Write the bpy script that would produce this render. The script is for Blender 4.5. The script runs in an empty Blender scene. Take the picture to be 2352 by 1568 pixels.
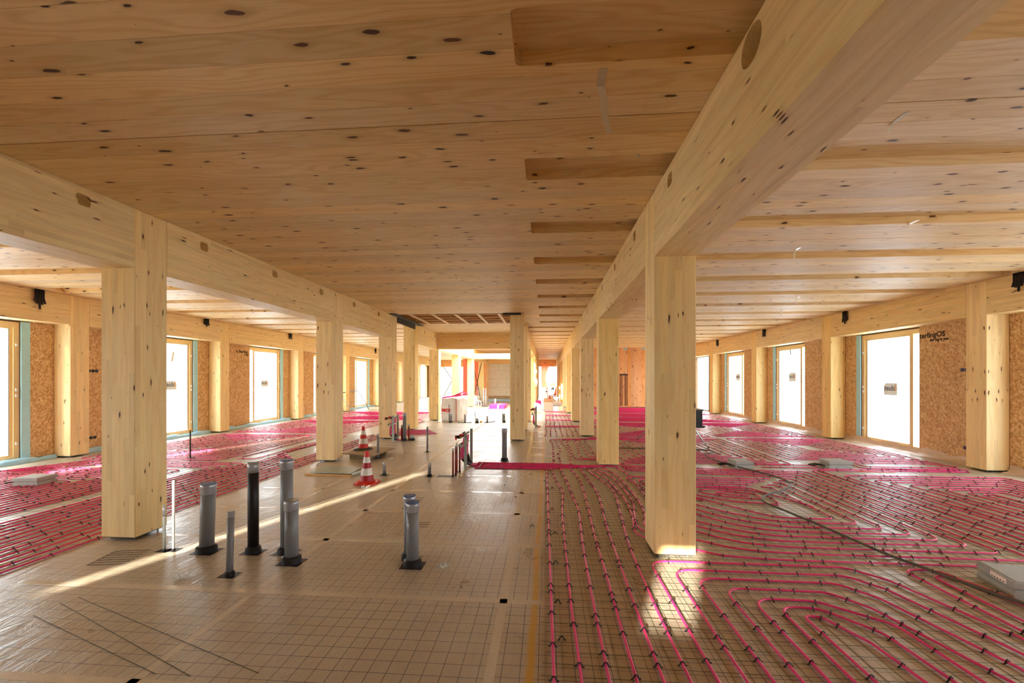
import bpy, bmesh, math, random
from mathutils import Vector, Matrix
random.seed(7)
PI = math.pi
SC = bpy.context.scene
COL = SC.collection

# ------------------------------------------------------------------ camera
CZ, BZ, HC = 3.27, 2.684, 1.6          # ceiling height, beam soffit, eye height
cam = bpy.data.cameras.new('camera')
cam.sensor_width = 36.0
cam.lens = 980.0 / 2352.0 * 36.0
cam.shift_y = 84.5 / 2352.0
cam.clip_end = 600
cam.clip_start = 0.05
camo = bpy.data.objects.new('camera', cam)
camo.location = (0, 0, HC)
camo.rotation_euler = (PI / 2, 0, math.atan(76.5 / 980.0))
COL.objects.link(camo)
SC.camera = camo

# ------------------------------------------------------------------ sky, sun, exposure
SC.view_settings.view_transform = 'Standard'
SC.view_settings.look = 'None'
SC.view_settings.gamma = 1.0
SC.view_settings.use_curve_mapping = False
SC.view_settings.exposure = 1.46
SC.cycles.max_bounces = 10
SC.cycles.diffuse_bounces = 6
SC.cycles.glossy_bounces = 3
SC.cycles.transmission_bounces = 6
SC.cycles.transparent_max_bounces = 8
SC.cycles.caustics_reflective = False
SC.cycles.caustics_refractive = False
SC.cycles.sample_clamp_indirect = 6.0

w = bpy.data.worlds.new('sky'); SC.world = w; w.use_nodes = True
bg = w.node_tree.nodes['Background']
bg.inputs['Color'].default_value = (0.85, 0.935, 1.0, 1)
bg.inputs['Strength'].default_value = 5.5

sun = bpy.data.lights.new('sun', 'SUN')
sun.energy = 9.5
sun.color = (1.0, 0.93, 0.80)
sun.angle = math.radians(0.9)
suno = bpy.data.objects.new('sun', sun)
AZ, EL = math.radians(21.5), math.radians(15.0)
sdir = Vector((math.sin(AZ) * math.cos(EL), math.cos(AZ) * math.cos(EL), -math.sin(EL)))
suno.rotation_euler = sdir.to_track_quat('-Z', 'Y').to_euler()
COL.objects.link(suno)

# ------------------------------------------------------------------ mesh builder
class MB:
    def __init__(s): s.v = []; s.f = []; s.m = []; s.sm = []
    def add(s, vs, fs, mi=0, smooth=False):
        o = len(s.v); s.v += [tuple(v) for v in vs]
        for f in fs:
            s.f.append(tuple(i + o for i in f)); s.m.append(mi); s.sm.append(smooth)
        return s
    def box(s, x0, x1, y0, y1, z0, z1, mi=0):
        vs = [(x, y, z) for z in (z0, z1) for y in (y0, y1) for x in (x0, x1)]
        return s.add(vs, [(0, 2, 3, 1), (4, 5, 7, 6), (0, 1, 5, 4), (2, 6, 7, 3), (0, 4, 6, 2), (1, 3, 7, 5)], mi)
    def bar(s, p0, p1, w, h, mi=0, up=(0, 0, 1)):
        p0 = Vector(p0); p1 = Vector(p1); d = (p1 - p0).normalized(); u = Vector(up)
        if abs(d.dot(u)) > .98: u = Vector((0, 1, 0))
        r = d.cross(u).normalized(); u = r.cross(d)
        vs = []
        for p in (p0, p1):
            for a, b in ((-1, -1), (1, -1), (1, 1), (-1, 1)): vs.append(p + r * a * w / 2 + u * b * h / 2)
        return s.add(vs, [(0, 1, 2, 3), (7, 6, 5, 4), (0, 4, 5, 1), (1, 5, 6, 2), (2, 6, 7, 3), (3, 7, 4, 0)], mi)
    def tube(s, pts, r, n=8, mi=0, cap=True, closed=False):
        pts = [Vector(p) for p in pts]; m = len(pts); vs = []
        prev = None
        for i, p in enumerate(pts):
            rr = r[i] if isinstance(r, (list, tuple)) else r
            if closed: t = pts[(i + 1) % m] - pts[i - 1]
            else: t = pts[min(i + 1, m - 1)] - pts[max(i - 1, 0)]
            t.normalize()
            if prev is None:
                u = Vector((0, 0, 1)) if abs(t.z) < .9 else Vector((1, 0, 0))
            else: u = prev
            u = (u - t * u.dot(t)).normalized(); prev = u
            b = t.cross(u)
            for k in range(n):
                a = 2 * PI * k / n
                vs.append(p + (u * math.cos(a) + b * math.sin(a)) * rr)
        fs = []
        for i in range(m if closed else m - 1):
            j = (i + 1) % m
            for k in range(n):
                k2 = (k + 1) % n
                fs.append((i * n + k, i * n + k2, j * n + k2, j * n + k))
        s.add(vs, fs, mi, True)
        if cap and not closed:
            o = len(s.v) - len(vs)
            s.f.append(tuple(o + k for k in range(n))[::-1]); s.m.append(mi); s.sm.append(False)
            s.f.append(tuple(o + (m - 1) * n + k for k in range(n))); s.m.append(mi); s.sm.append(False)
        return s
    def cyl(s, p0, p1, r, n=12, mi=0, r1=None):
        return s.tube([p0, p1], [r, r if r1 is None else r1], n, mi)
    def lathe(s, c, prof, n=20, mi=None, cap=True):
        # prof: list of (r, z, mi)
        for i in range(len(prof) - 1):
            (r0, z0, m0), (r1, z1, _) = prof[i], prof[i + 1]
            vs = [(c[0] + r * math.cos(2 * PI * k / n), c[1] + r * math.sin(2 * PI * k / n), c[2] + z) for r, z in ((r0, z0), (r1, z1)) for k in range(n)]
            s.add(vs, [(k, (k + 1) % n, n + (k + 1) % n, n + k) for k in range(n)], m0, True)
        if cap:
            for (r, z, mm), fl in ((prof[0], True), (prof[-1], False)):
                if r > 1e-4:
                    vs = [(c[0] + r * math.cos(2 * PI * k / n), c[1] + r * math.sin(2 * PI * k / n), c[2] + z) for k in range(n)]
                    ids = tuple(range(n)); s.add(vs, [ids[::-1] if fl else ids], mm)
        return s
    def prism(s, poly, z0, z1, mi=0):
        n = len(poly)
        vs = [(p[0], p[1], z0) for p in poly] + [(p[0], p[1], z1) for p in poly]
        fs = [tuple(range(n))[::-1], tuple(range(n, 2 * n))] + [(k, (k + 1) % n, n + (k + 1) % n, n + k) for k in range(n)]
        return s.add(vs, fs, mi)
    def build(s, name, mats, parent=None, loc=None, kind=None, rot=None):
        me = bpy.data.meshes.new(name)
        L = Vector(loc) if loc is not None else Vector((0, 0, 0))
        if parent is not None and loc is None: L = Vector(parent.get('_o', (0, 0, 0)))
        me.from_pydata([(v[0] - L.x, v[1] - L.y, v[2] - L.z) for v in s.v], [], s.f)
        if not isinstance(mats, (list, tuple)): mats = [mats]
        for m in mats: me.materials.append(m)
        me.polygons.foreach_set('material_index', s.m)
        me.polygons.foreach_set('use_smooth', s.sm)
        me.update()
        o = bpy.data.objects.new(name, me); COL.objects.link(o)
        if parent is not None:
            o.parent = parent
            if parent.type != 'EMPTY' and '_o' in parent: pass
        else: o.location = L
        if loc is not None or parent is not None: o['_o'] = tuple(L)
        if kind: o['kind'] = kind
        return o

def tag(o, label, cat, group=None):
    o['label'] = label; o['category'] = cat
    if group: o['group'] = group
    return o
def thing(name, loc, label=None, cat=None, group=None, kind=None):
    o = bpy.data.objects.new(name, None); COL.objects.link(o); o.location = loc; o['_o'] = tuple(loc)
    o.empty_display_size = .1
    if label: tag(o, label, cat, group)
    if kind: o['kind'] = kind
    return o
ORD = ['first', 'second', 'third', 'fourth', 'fifth', 'sixth', 'seventh', 'eighth', 'ninth', 'tenth', 'eleventh', 'twelfth', 'thirteenth', 'fourteenth', 'fifteenth']

# ------------------------------------------------------------------ shader helpers
class NT:
    def __init__(s, name):
        s.mat = bpy.data.materials.new(name); s.mat.use_nodes = True
        s.t = s.mat.node_tree; s.n = s.t.nodes; s.b = s.n['Principled BSDF']; s.out = s.n['Material Output']
    def link(s, a, b): s.t.links.new(a, b)
    def setin(s, i, v):
        if v is None: return
        if hasattr(v, 'is_output'): s.link(v, i)
        else: i.default_value = v
    def math(s, op, a, b=None, c=None, clamp=False):
        m = s.n.new('ShaderNodeMath'); m.operation = op; m.use_clamp = clamp
        s.setin(m.inputs[0], a); s.setin(m.inputs[1], b); s.setin(m.inputs[2], c); return m.outputs[0]
    def comb(s, x, y, z=0.0):
        m = s.n.new('ShaderNodeCombineXYZ'); s.setin(m.inputs[0], x); s.setin(m.inputs[1], y); s.setin(m.inputs[2], z); return m.outputs[0]
    def sep(s, v):
        m = s.n.new('ShaderNodeSeparateXYZ'); s.link(v, m.inputs[0]); return m.outputs
    def obj(s): return s.n.new('ShaderNodeTexCoord').outputs['Object']
    def pos(s): return s.n.new('ShaderNodeNewGeometry').outputs['Position']
    def rnd(s): return s.n.new('ShaderNodeObjectInfo').outputs['Random']
    def noise(s, v, scale, detail=2.0, rough=.5, dim='2D', dist=0.0):
        m = s.n.new('ShaderNodeTexNoise'); m.noise_dimensions = dim; s.setin(m.inputs['Vector'], v)
        m.inputs['Scale'].default_value = scale; m.inputs['Detail'].default_value = detail
        m.inputs['Roughness'].default_value = rough; m.inputs['Distortion'].default_value = dist
        return m.outputs['Fac']
    def wnoise(s, v, dim='2D'):
        m = s.n.new('ShaderNodeTexWhiteNoise'); m.noise_dimensions = dim
        s.setin(m.inputs['W' if dim == '1D' else 'Vector'], v); return m.outputs['Value']
    def vor(s, v, scale=1.0, dim='2D', feat='F1'):
        m = s.n.new('ShaderNodeTexVoronoi'); m.voronoi_dimensions = dim; m.feature = feat
        s.setin(m.inputs['Vector'], v); m.inputs['Scale'].default_value = scale; return m
    def mr(s, v, a, b, c=0.0, d=1.0, smooth=False):
        m = s.n.new('ShaderNodeMapRange'); m.clamp = True
        if smooth: m.interpolation_type = 'SMOOTHSTEP'
        s.setin(m.inputs[0], v)
        for i, q in zip((1, 2, 3, 4), (a, b, c, d)): s.setin(m.inputs[i], q)
        return m.outputs[0]
    def mix(s, fac, a, b, blend='MIX'):
        m = s.n.new('ShaderNodeMix'); m.data_type = 'RGBA'; m.blend_type = blend
        s.setin(m.inputs[0], fac)
        for i, q in ((6, a), (7, b)):
            if not hasattr(q, 'is_output') and len(q) == 3: q = (*q, 1)
            s.setin(m.inputs[i], q)
        return m.outputs[2]
    def hsv(s, col, h=None, sat=None, val=None):
        m = s.n.new('ShaderNodeHueSaturation'); s.setin(m.inputs['Color'], col)
        s.setin(m.inputs['Hue'], h); s.setin(m.inputs['Saturation'], sat); s.setin(m.inputs['Value'], val); return m.outputs[0]
    def bump(s, h, strength=.2, dist=.01):
        m = s.n.new('ShaderNodeBump'); m.inputs['Strength'].default_value = strength; m.inputs['Distance'].default_value = dist
        s.link(h, m.inputs['Height']); s.link(m.outputs[0], s.b.inputs['Normal'])
    def fin(s, col, rough=.5, spec=.5, metal=0.0):
        if not hasattr(col, 'is_output') and len(col) == 3: col = (*col, 1)
        s.setin(s.b.inputs['Base Color'], col); s.setin(s.b.inputs['Roughness'], rough)
        s.setin(s.b.inputs['Specular IOR Level'], spec); s.setin(s.b.inputs['Metallic'], metal)
        return s.mat

def srgb(r, g, b):
    f = lambda c: (c / 12.92 if c <= .04045 else ((c + .055) / 1.055) ** 2.4)
    return (f(r / 255), f(g / 255), f(b / 255))

def wood(name, along, across, light, dark, knot=(2.0, 5.5), kthr=.45, kr=.10, lam=None, laml=1.2, lamvar=.10,
         ring=10.0, objvar=.10, rough=.5, knotcol=srgb(96, 58, 34), ringamt=.45, objsat=.08):
    """along: axis letter; across: tuple of axis letters summed. 2-D wood with strips, cathedral grain, knots."""
    N = NT(name); o = N.sep(N.obj()); ix = dict(x=0, y=1, z=2); R = N.rnd()
    a = o[ix[along]]; u = o[ix[across[0]]]
    for q in across[1:]: u = N.math('ADD', u, o[ix[q]])
    a = N.math('MULTIPLY_ADD', R, 37.3, a); u = N.math('ADD', u, N.math('MULTIPLY', N.math('ROUND', N.math('MULTIPLY', R, 91.0)), 3.0))
    tone = N.math('MULTIPLY_ADD', R, objvar * 2, 1 - objvar)
    if lam:
        li = N.math('FLOOR', N.math('DIVIDE', u, lam))
        sh = N.wnoise(li, '1D')
        a = N.math('MULTIPLY_ADD', sh, 23.7, a)
        seg = N.math('FLOOR', N.math('DIVIDE', a, laml))
        h = N.wnoise(N.comb(li, seg))
        tone = N.math('MULTIPLY', tone, N.math('MULTIPLY_ADD', h, lamvar * 2, 1 - lamvar))
        uu = N.math('MULTIPLY_ADD', h, 7.0, u)
    else: uu = u
    sv = N.comb(N.math('MULTIPLY', a, .55), N.math('MULTIPLY', uu, 4.2))
    n1 = N.noise(sv, 1.0, 2.0, .5)
    rg = N.math('SINE', N.math('MULTIPLY_ADD', n1, ring * 6.28, N.math('MULTIPLY', uu, 60.0)))
    rg = N.mr(rg, -.3, 1.0)
    fine = N.noise(N.comb(N.math('MULTIPLY', a, 4.0), N.math('MULTIPLY', uu, 150.0)), 1.0, 2.0, .6)
    f = N.math('ADD', N.math('MULTIPLY', rg, ringamt), N.math('MULTIPLY', N.mr(fine, .3, .75), .35))
    f = N.math('ADD', f, N.math('MULTIPLY', N.mr(n1, .3, .75), .3), clamp=True)
    col = N.mix(f, light, dark)
    # knots
    wob = N.noise(N.comb(N.math('MULTIPLY', a, 8.0), N.math('MULTIPLY', uu, 14.0)), 1.0, 1.0)
    kv = N.comb(N.math('MULTIPLY_ADD', wob, .16, N.math('MULTIPLY', a, knot[0])), N.math('MULTIPLY_ADD', wob, .16, N.math('MULTIPLY', uu, knot[1])))
    V = N.vor(kv, 1.0); vc = N.sep(V.outputs['Color'])
    rad = N.math('MULTIPLY', N.mr(vc[0], kthr, 1.0, 0.0, 1.0), kr)
    d = V.outputs['Distance']
    core = N.mr(d, N.math('MULTIPLY', rad, .75), rad, 1.0, 0.0)
    halo = N.mr(d, rad, N.math('MULTIPLY_ADD', rad, 2.4, .0001), .45, 0.0)
    halo = N.math('MULTIPLY', halo, N.math('GREATER_THAN', rad, .002))
    core = N.math('MULTIPLY', core, N.math('GREATER_THAN', rad, .002))
    kc = N.mix(vc[1], tuple(c * .35 for c in knotcol), tuple(min(1, c * 1.5) for c in knotcol))
    col = N.mix(halo, col, tuple(c * .72 for c in dark))
    col = N.hsv(col, .5, N.math('MULTIPLY_ADD', N.math('FRACT', N.math('MULTIPLY', R, 17.0)), objsat * 2, 1 - objsat), tone)
    col = N.mix(core, col, kc)
    return N.fin(col, rough, .35)

def plain(name, col, rough=.5, spec=.4, metal=0.0, var=.08, scale=8.0):
    N = NT(name)
    n = N.noise(N.obj(), scale, 3.0, .6, '3D')
    c = N.mix(N.mr(n, .3, .7), tuple(max(0, q * (1 - var)) for q in col), tuple(min(1, q * (1 + var)) for q in col))
    return N.fin(c, rough, spec, metal)

M = {}
W_L, W_D = srgb(254, 228, 166), srgb(240, 200, 128)
M['post'] = wood('glulam_post', 'z', ('x', 'y'), W_L, W_D, knot=(2.6, 9.0), kthr=.5, kr=.10, lam=.06, lamvar=.07, ringamt=.34, objvar=.03, ring=5)
M['beam'] = wood('glulam_beam', 'y', ('x', 'z'), srgb(249, 225, 170), srgb(231, 195, 132), knot=(2.4, 11.0), kthr=.62, kr=.10, lam=.045, lamvar=.06, ringamt=.35, objvar=.03, ring=6)
M['beamx'] = wood('glulam_crossbeam', 'x', ('y', 'z'), srgb(244, 212, 148), srgb(226, 180, 108), knot=(1.5, 9.0), kthr=.6, kr=.1, lam=.045, lamvar=.06, ringamt=.35, objvar=.03, ring=6)
M['plank'] = wood('pine_ceiling_plank', 'x', ('y', 'z'), srgb(243, 217, 170), srgb(222, 185, 128), knot=(2.7, 7.6), kthr=.5, kr=.135, ringamt=.42, objvar=.11, ring=9, objsat=.10)
M['wallplank'] = wood('pine_wall_plank', 'z', ('x', 'y'), srgb(236, 180, 124), srgb(212, 144, 86), knot=(2.0, 5.0), kthr=.35, kr=.13, ringamt=.4, objvar=.12)
M['frame'] = wood('pine_window_frame', 'z', ('x', 'y'), srgb(240, 212, 158), srgb(226, 190, 130), knot=(.8, 3.0), kthr=.95, kr=.02, ringamt=.2, objvar=.03)
M['batten'] = wood('light_batten', 'y', ('x', 'z'), srgb(240, 212, 170), srgb(222, 186, 136), knot=(.8, 3.0), kthr=.9, kr=.03, ringamt=.2)

def osb():
    N = NT('osb_board'); p = N.obj(); o = N.sep(p); R = N.rnd()
    v = N.comb(N.math('ADD', o[1], N.math('MULTIPLY', R, 31.0)), o[2])
    cols = []
    for k, (ang, sc) in enumerate(((.5, 1.0), (-.7, 1.25), (1.35, .9))):
        ca, sa = math.cos(ang), math.sin(ang); q = N.sep(v)
        a = N.math('ADD', N.math('MULTIPLY', q[0], ca), N.math('MULTIPLY', q[1], sa))
        b = N.math('SUBTRACT', N.math('MULTIPLY', q[1], ca), N.math('MULTIPLY', q[0], sa))
        V = N.vor(N.comb(N.math('MULTIPLY', a, 17.0 * sc), N.math('MULTIPLY', b, 62.0 * sc), float(k)), 1.0)
        cols.append(N.sep(V.outputs['Color']))
    t = N.math('MULTIPLY', N.math('ADD', N.math('ADD', cols[0][0], cols[1][1]), cols[2][2]), .333)
    pick = N.mr(t, .2, .8)
    c = N.mix(pick, srgb(180, 130, 76), srgb(238, 202, 148))
    dk = N.mr(N.noise(p, 22.0, 3, .7, '3D'), .64, .76, 0, .4)
    c = N.mix(dk, c, srgb(140, 90, 46))
    return N.fin(c, .55, .3)
M['osb'] = osb()

def floor_film():
    N = NT('printed_floor_film'); p = N.obj(); o = N.sep(p)
    def lines(v, pitch, wd):
        f = N.math('FRACT', N.math('DIVIDE', v, pitch)); d = N.math('ABSOLUTE', N.math('SUBTRACT', f, .5))
        return N.math('GREATER_THAN', d, .5 - wd / pitch / 2)
    # sheets are laid a little askew from one another
    sh = N.wnoise(N.comb(N.math('FLOOR', N.math('DIVIDE', N.math('ADD', o[0], .3), 1.87)), N.math('FLOOR', N.math('SUBTRACT', o[1], .05))))
    xx = N.math('MULTIPLY_ADD', sh, .07, o[0]); yy = N.math('MULTIPLY_ADD', sh, .05, o[1])
    g = N.math('MAXIMUM', lines(xx, .1, .0038), lines(yy, .1, .0038))
    dots = N.math('MAXIMUM', N.math('MULTIPLY', lines(N.math('ADD', yy, .05), .1, .0014), N.math('GREATER_THAN', N.math('FRACT', N.math('MULTIPLY', xx, 120.0)), .45)),
                  N.math('MULTIPLY', lines(N.math('ADD', xx, .05), .1, .0014), N.math('GREATER_THAN', N.math('FRACT', N.math('MULTIPLY', yy, 120.0)), .45)))
    wear = N.mr(N.noise(p, 1.3, 3, .6, '3D'), .35, .6)
    g = N.math('MULTIPLY', N.math('ADD', N.math('MULTIPLY', g, 1.0), N.math('MULTIPLY', dots, .6), clamp=True), N.math('MULTIPLY_ADD', wear, .35, .65))
    n = N.noise(p, 2.2, 4, .65, '3D')
    base = N.mix(N.mr(n, .3, .7), srgb(178, 165, 142), srgb(198, 186, 162))
    dust = N.mr(N.noise(p, .5, 4, .6, '3D'), .4, .75, 0, .3)
    base = N.mix(dust, base, srgb(206, 184, 152))
    dirt = N.mr(N.noise(p, 9.0, 6, .75, '3D'), .63, .75, 0, .6)
    base = N.mix(dirt, base, srgb(112, 78, 46))
    col = N.mix(g, base, srgb(40, 44, 74))
    # yellow marker-spray line running down the floor
    wob = N.noise(N.comb(o[1], 0.0), 1.1, 3, .6)
    d = N.math('ABSOLUTE', N.math('SUBTRACT', o[0], N.math('MULTIPLY_ADD', wob, .05, N.math('MULTIPLY_ADD', o[1], .006, -.122))))
    ed = N.noise(p, 30.0, 3, .6, '3D')
    ym = N.mr(d, .012, N.math('MULTIPLY_ADD', ed, .03, .018), .85, 0.0)
    ym = N.math('MULTIPLY', ym, N.math('LESS_THAN', o[1], 13.0))
    col = N.mix(ym, col, srgb(206, 156, 26))
    crk = N.noise(N.comb(N.math('MULTIPLY', o[0], 9.0), N.math('MULTIPLY', o[1], 3.5)), 1.0, 4, .65, dist=.6)
    N.bump(crk, .3, .02)
    return N.fin(col, N.mr(n, .3, .7, .26, .44), .7)
M['film'] = floor_film()

def mat_pane(name, tint, tr=.30):
    N = NT(name); n = N.n
    tl = n.new('ShaderNodeBsdfTranslucent'); tp = n.new('ShaderNodeBsdfTransparent'); gl = n.new('ShaderNodeBsdfGlossy')
    tl.inputs['Color'].default_value = (*tint, 1); tp.inputs['Color'].default_value = (.95, .97, 1, 1); gl.inputs['Roughness'].default_value = .08
    m1 = n.new('ShaderNodeMixShader'); m2 = n.new('ShaderNodeMixShader')
    o = N.sep(N.obj())
    f = N.mr(N.noise(N.comb(N.math('MULTIPLY', o[1], 3.0), N.math('MULTIPLY', o[2], .8)), 1.6, 3, .6), .3, .7, tr * .7, tr * 1.3)
    N.link(f, m1.inputs[0]); N.link(tl.outputs[0], m1.inputs[1]); N.link(tp.outputs[0], m1.inputs[2])
    m2.inputs[0].default_value = .05; N.link(m1.outputs[0], m2.inputs[1]); N.link(gl.outputs[0], m2.inputs[2])
    N.link(m2.outputs[0], N.out.inputs['Surface'])
    return N.mat
M['pane'] = mat_pane('film_covered_glass', (.86, .91, .96), .2)

def mat_tarp():
    N = NT('orange_tarpaulin'); n = N.n
    tl = n.new('ShaderNodeBsdfTranslucent'); m1 = n.new('ShaderNodeMixShader')
    c = (*srgb(255, 140, 108), 1)
    tl.inputs['Color'].default_value = c
    N.fin(c, .4, .4); m1.inputs[0].default_value = .55
    N.link(N.b.outputs[0], m1.inputs[1]); N.link(tl.outputs[0], m1.inputs[2]); N.link(m1.outputs[0], N.out.inputs['Surface'])
    return N.mat
M['tarp'] = mat_tarp()

M['pink'] = plain('magenta_pipe', srgb(232, 50, 122), .32, .5, var=.06, scale=3)
M['pinklight'] = plain('pink_foam', srgb(250, 84, 176), .5, .3, var=.06)
M['black'] = plain('black_plastic', srgb(26, 24, 26), .45, .4)
M['dark'] = plain('dark_steel', srgb(44, 42, 40), .45, .5)
M['wire'] = plain('steel_wire', srgb(132, 136, 116), .4, .5, .6)
M['grey'] = plain('grey_pvc', srgb(128, 130, 130), .38, .5, var=.05, scale=4)
M['greylt'] = plain('light_grey_pvc', srgb(160, 163, 160), .4, .5)
M['tape_grey'] = plain('silver_tape', srgb(168, 170, 172), .28, .6, .35, scale=20)
M['bluecap'] = plain('blue_cap', srgb(52, 96, 168), .4, .5)
M['white'] = plain('white_plastic', srgb(236, 232, 222), .45, .4, var=.04)
M['redpipe'] = plain('red_brown_pipe', srgb(140, 44, 34), .4, .4)
M['conered'] = plain('cone_red', srgb(216, 50, 36), .4, .4, var=.08)
M['conedark'] = plain('cone_deep_red', srgb(168, 32, 38), .4, .4, var=.08)
M['conewhite'] = plain('cone_white', srgb(226, 224, 214), .35, .5)
M['rubber'] = plain('rubber_base', srgb(84, 78, 62), .7, .2)
M['alu'] = plain('aluminium', srgb(190, 194, 188), .35, .5, .7)
M['galv'] = plain('galvanised_rail', srgb(168, 180, 168), .4, .5, .4)
M['brass'] = plain('brass', srgb(176, 140, 70), .3, .5, .8)
M['valvered'] = plain('valve_red', srgb(204, 30, 26), .35, .5)
M['yellow'] = plain('yellow_cap', srgb(232, 170, 30), .4, .5)
M['concrete'] = plain('concrete_block', srgb(222, 218, 196), .8, .2, var=.07, scale=3)
M['fbox'] = plain('grey_floor_box', srgb(168, 170, 164), .55, .4, var=.06, scale=10)
M['card'] = plain('cardboard', srgb(196, 148, 112), .7, .2)
M['cardlt'] = plain('pale_box_board', srgb(228, 214, 198), .6, .3, var=.04)
M['bag'] = plain('woven_bag', srgb(232, 228, 220), .6, .3, var=.06, scale=5)
M['redink'] = plain('red_ink', srgb(214, 60, 40), .6, .2, var=.03)
M['blackink'] = plain('black_ink', srgb(52, 40, 30), .7, .2, var=.03)
M['greyink'] = plain('grey_ink', srgb(130, 134, 140), .7, .2, var=.03)
M['orangeink'] = plain('orange_ink', srgb(232, 160, 90), .7, .2, var=.03)
def mat_sticker():
    N = NT('pane_sticker'); tl = N.n.new('ShaderNodeBsdfTranslucent'); m1 = N.n.new('ShaderNodeMixShader')
    c = (*srgb(236, 238, 232), 1); tl.inputs['Color'].default_value = c; N.fin(c, .5, .3); m1.inputs[0].default_value = .12
    N.link(N.b.outputs[0], m1.inputs[1]); N.link(tl.outputs[0], m1.inputs[2]); N.link(m1.outputs[0], N.out.inputs['Surface']); return N.mat
M['sticker'] = mat_sticker()
M['seam'] = plain('seam_tape', srgb(216, 204, 182), .2, .6, var=.06, scale=30)
M['mask'] = plain('paper_tape', srgb(252, 244, 228), .6, .3, var=.03)
M['bluefilm'] = plain('blue_edge_strip', srgb(162, 206, 228), .4, .4, var=.1, scale=4)
M['beigefilm'] = plain('beige_edge_film', srgb(208, 184, 160), .35, .5, var=.1, scale=4)
M['cyan'] = plain('cyan_sealing_tape', srgb(176, 226, 240), .45, .4, var=.05)
M['steelbrown'] = plain('primed_steel_brace', srgb(92, 66, 52), .5, .4)
M['steelgrey'] = plain('grey_steel_brace', srgb(128, 116, 108), .5, .4, .3)
M['ground'] = plain('outdoor_ground', srgb(158, 150, 124), .9, .1, var=.12, scale=.2)
M['fence'] = plain('orange_barrier', srgb(246, 92, 66), .5, .3)
M['board'] = plain('plywood_board', srgb(170, 146, 108), .6, .3, var=.1, scale=3)
M['lath'] = plain('lath', srgb(214, 170, 100), .6, .3)
M['shaft'] = wood('shaft_joist', 'x', ('y', 'z'), srgb(228, 184, 130), srgb(196, 146, 92), knot=(1.5, 5), kthr=.7, kr=.05)
M['roof'] = plain('roof_deck', srgb(120, 96, 70), .8, .2)
M['hivis'] = plain('hi_vis_yellow', srgb(160, 176, 30), .6, .3)
M['navy'] = plain('navy_cloth', srgb(28, 32, 48), .7, .2)
M['helmet'] = plain('blue_helmet', srgb(30, 96, 170), .35, .5)
M['skin'] = plain('skin', srgb(150, 104, 84), .6, .3)
M['treeline'] = plain('distant_trees', srgb(150, 160, 150), .9, .1)
M['hose'] = plain('dark_hose', srgb(92, 88, 74), .5, .4)
M['sand'] = plain('insulation_white', srgb(240, 240, 240), .7, .2, var=.03)
M['orangetape'] = plain('orange_mark', srgb(240, 120, 50), .6, .2)
# ================================================================== STRUCTURE
PITCH = 3.97
YK = [3.89 + PITCH * k for k in range(-1, 9)]       # fronts of the column rows
CW = .36
XR, XM, XL, XWR, XWL = .97, -.90, -4.38, 7.48, -9.88   # left edges of the column rows
Y0, Y1 = -2.6, 38.75
FY = 38.9

fl = MB().box(-10.1, 8.1, Y0 - .2, FY, -.25, 0).build('floor', M['film'], kind='structure', loc=(0, 0, 0))
# tape over the sheet joints
def tape(x0, x1, y0, y1):
    MB().box(x0, x1, y0, y1, .0, .0008).build('seam_tape', M['seam'], fl)
for k, y in enumerate([.15, 1.1, 2.08, 3.05, 4.08, 5.02, 5.95, 6.95, 8.9, 9.9, 10.85, 11.8, 12.8, 13.8, 14.8, 16.8, 17.8, 18.8]):
    a = random.uniform(-.01, .01)
    tape(-4.0 if y > 8 else -4.1, .0, y - .03, y + .03)
for x, y0, y1 in ((-2.17, -.5, 3.02), (-2.17, 3.11, 6.9), (-2.2, 7.0, 10.8), (-.3, -.5, 4.05), (-.33, 4.12, 7.4), (-.36, 8.1, 12.7), (-2.17, 12.0, 15.5), (-3.2, 5.1, 6.9)):
    tape(x - .028, x + .028, y0, y1)

# ---- ceiling: glued boards, some of them milled out for the recessed slots
SLOTS = [2.28 - 1.323 * 3 + 1.323 * k for k in range(31)]    # far edges
SW = .36
BW = 2.65 / 13
ceil = bpy.data.objects.new('ceiling', None); COL.objects.link(ceil); ceil['kind'] = 'structure'; ceil['_o'] = (0, 0, 0)
NB = int((Y1 - (2.765 - 2 * 2.65)) / BW)
b0 = 2.765 - 2 * 2.65
ATR = (15.97, 23.75)      # open courtyard in the middle bay
far = {}
def plank_mb(y0, y1, bay, mb, dz):
    """bay: (xa, xb, sa, sb) whole span and slot span."""
    xa, xb, sa, sb = bay
    cuts = sorted({y0, y1} | {q for s in SLOTS for q in (s - SW, s) if y0 < q < y1})
    for p, q in zip(cuts[:-1], cuts[1:]):
        mid = (p + q) / 2
        spans = [(xa, xb)]
        if any(s - SW < mid < s for s in SLOTS):
            spans = [(xa, sa), (sb, xb)]
        if bay[0] == -4.2:
            out = []
            for a, b in spans:
                if 10.92 < mid < 12.9:
                    out += [(a, min(b, -3.98)), (max(a, -.92), b)]
                elif ATR[0] < mid < ATR[1]:
                    out.append((max(a, -.72), b))
                else: out.append((a, b))
            spans = out
        for a, b in spans:
            if b - a > .03: mb.box(a, b, p, q, CZ + dz, CZ + .1)
bays = [(-9.98, -4.2, -9.3, -4.2), (-4.2, 1.15, -.16, 1.15), (1.15, 7.98, 1.15, 7.46)]
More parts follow.
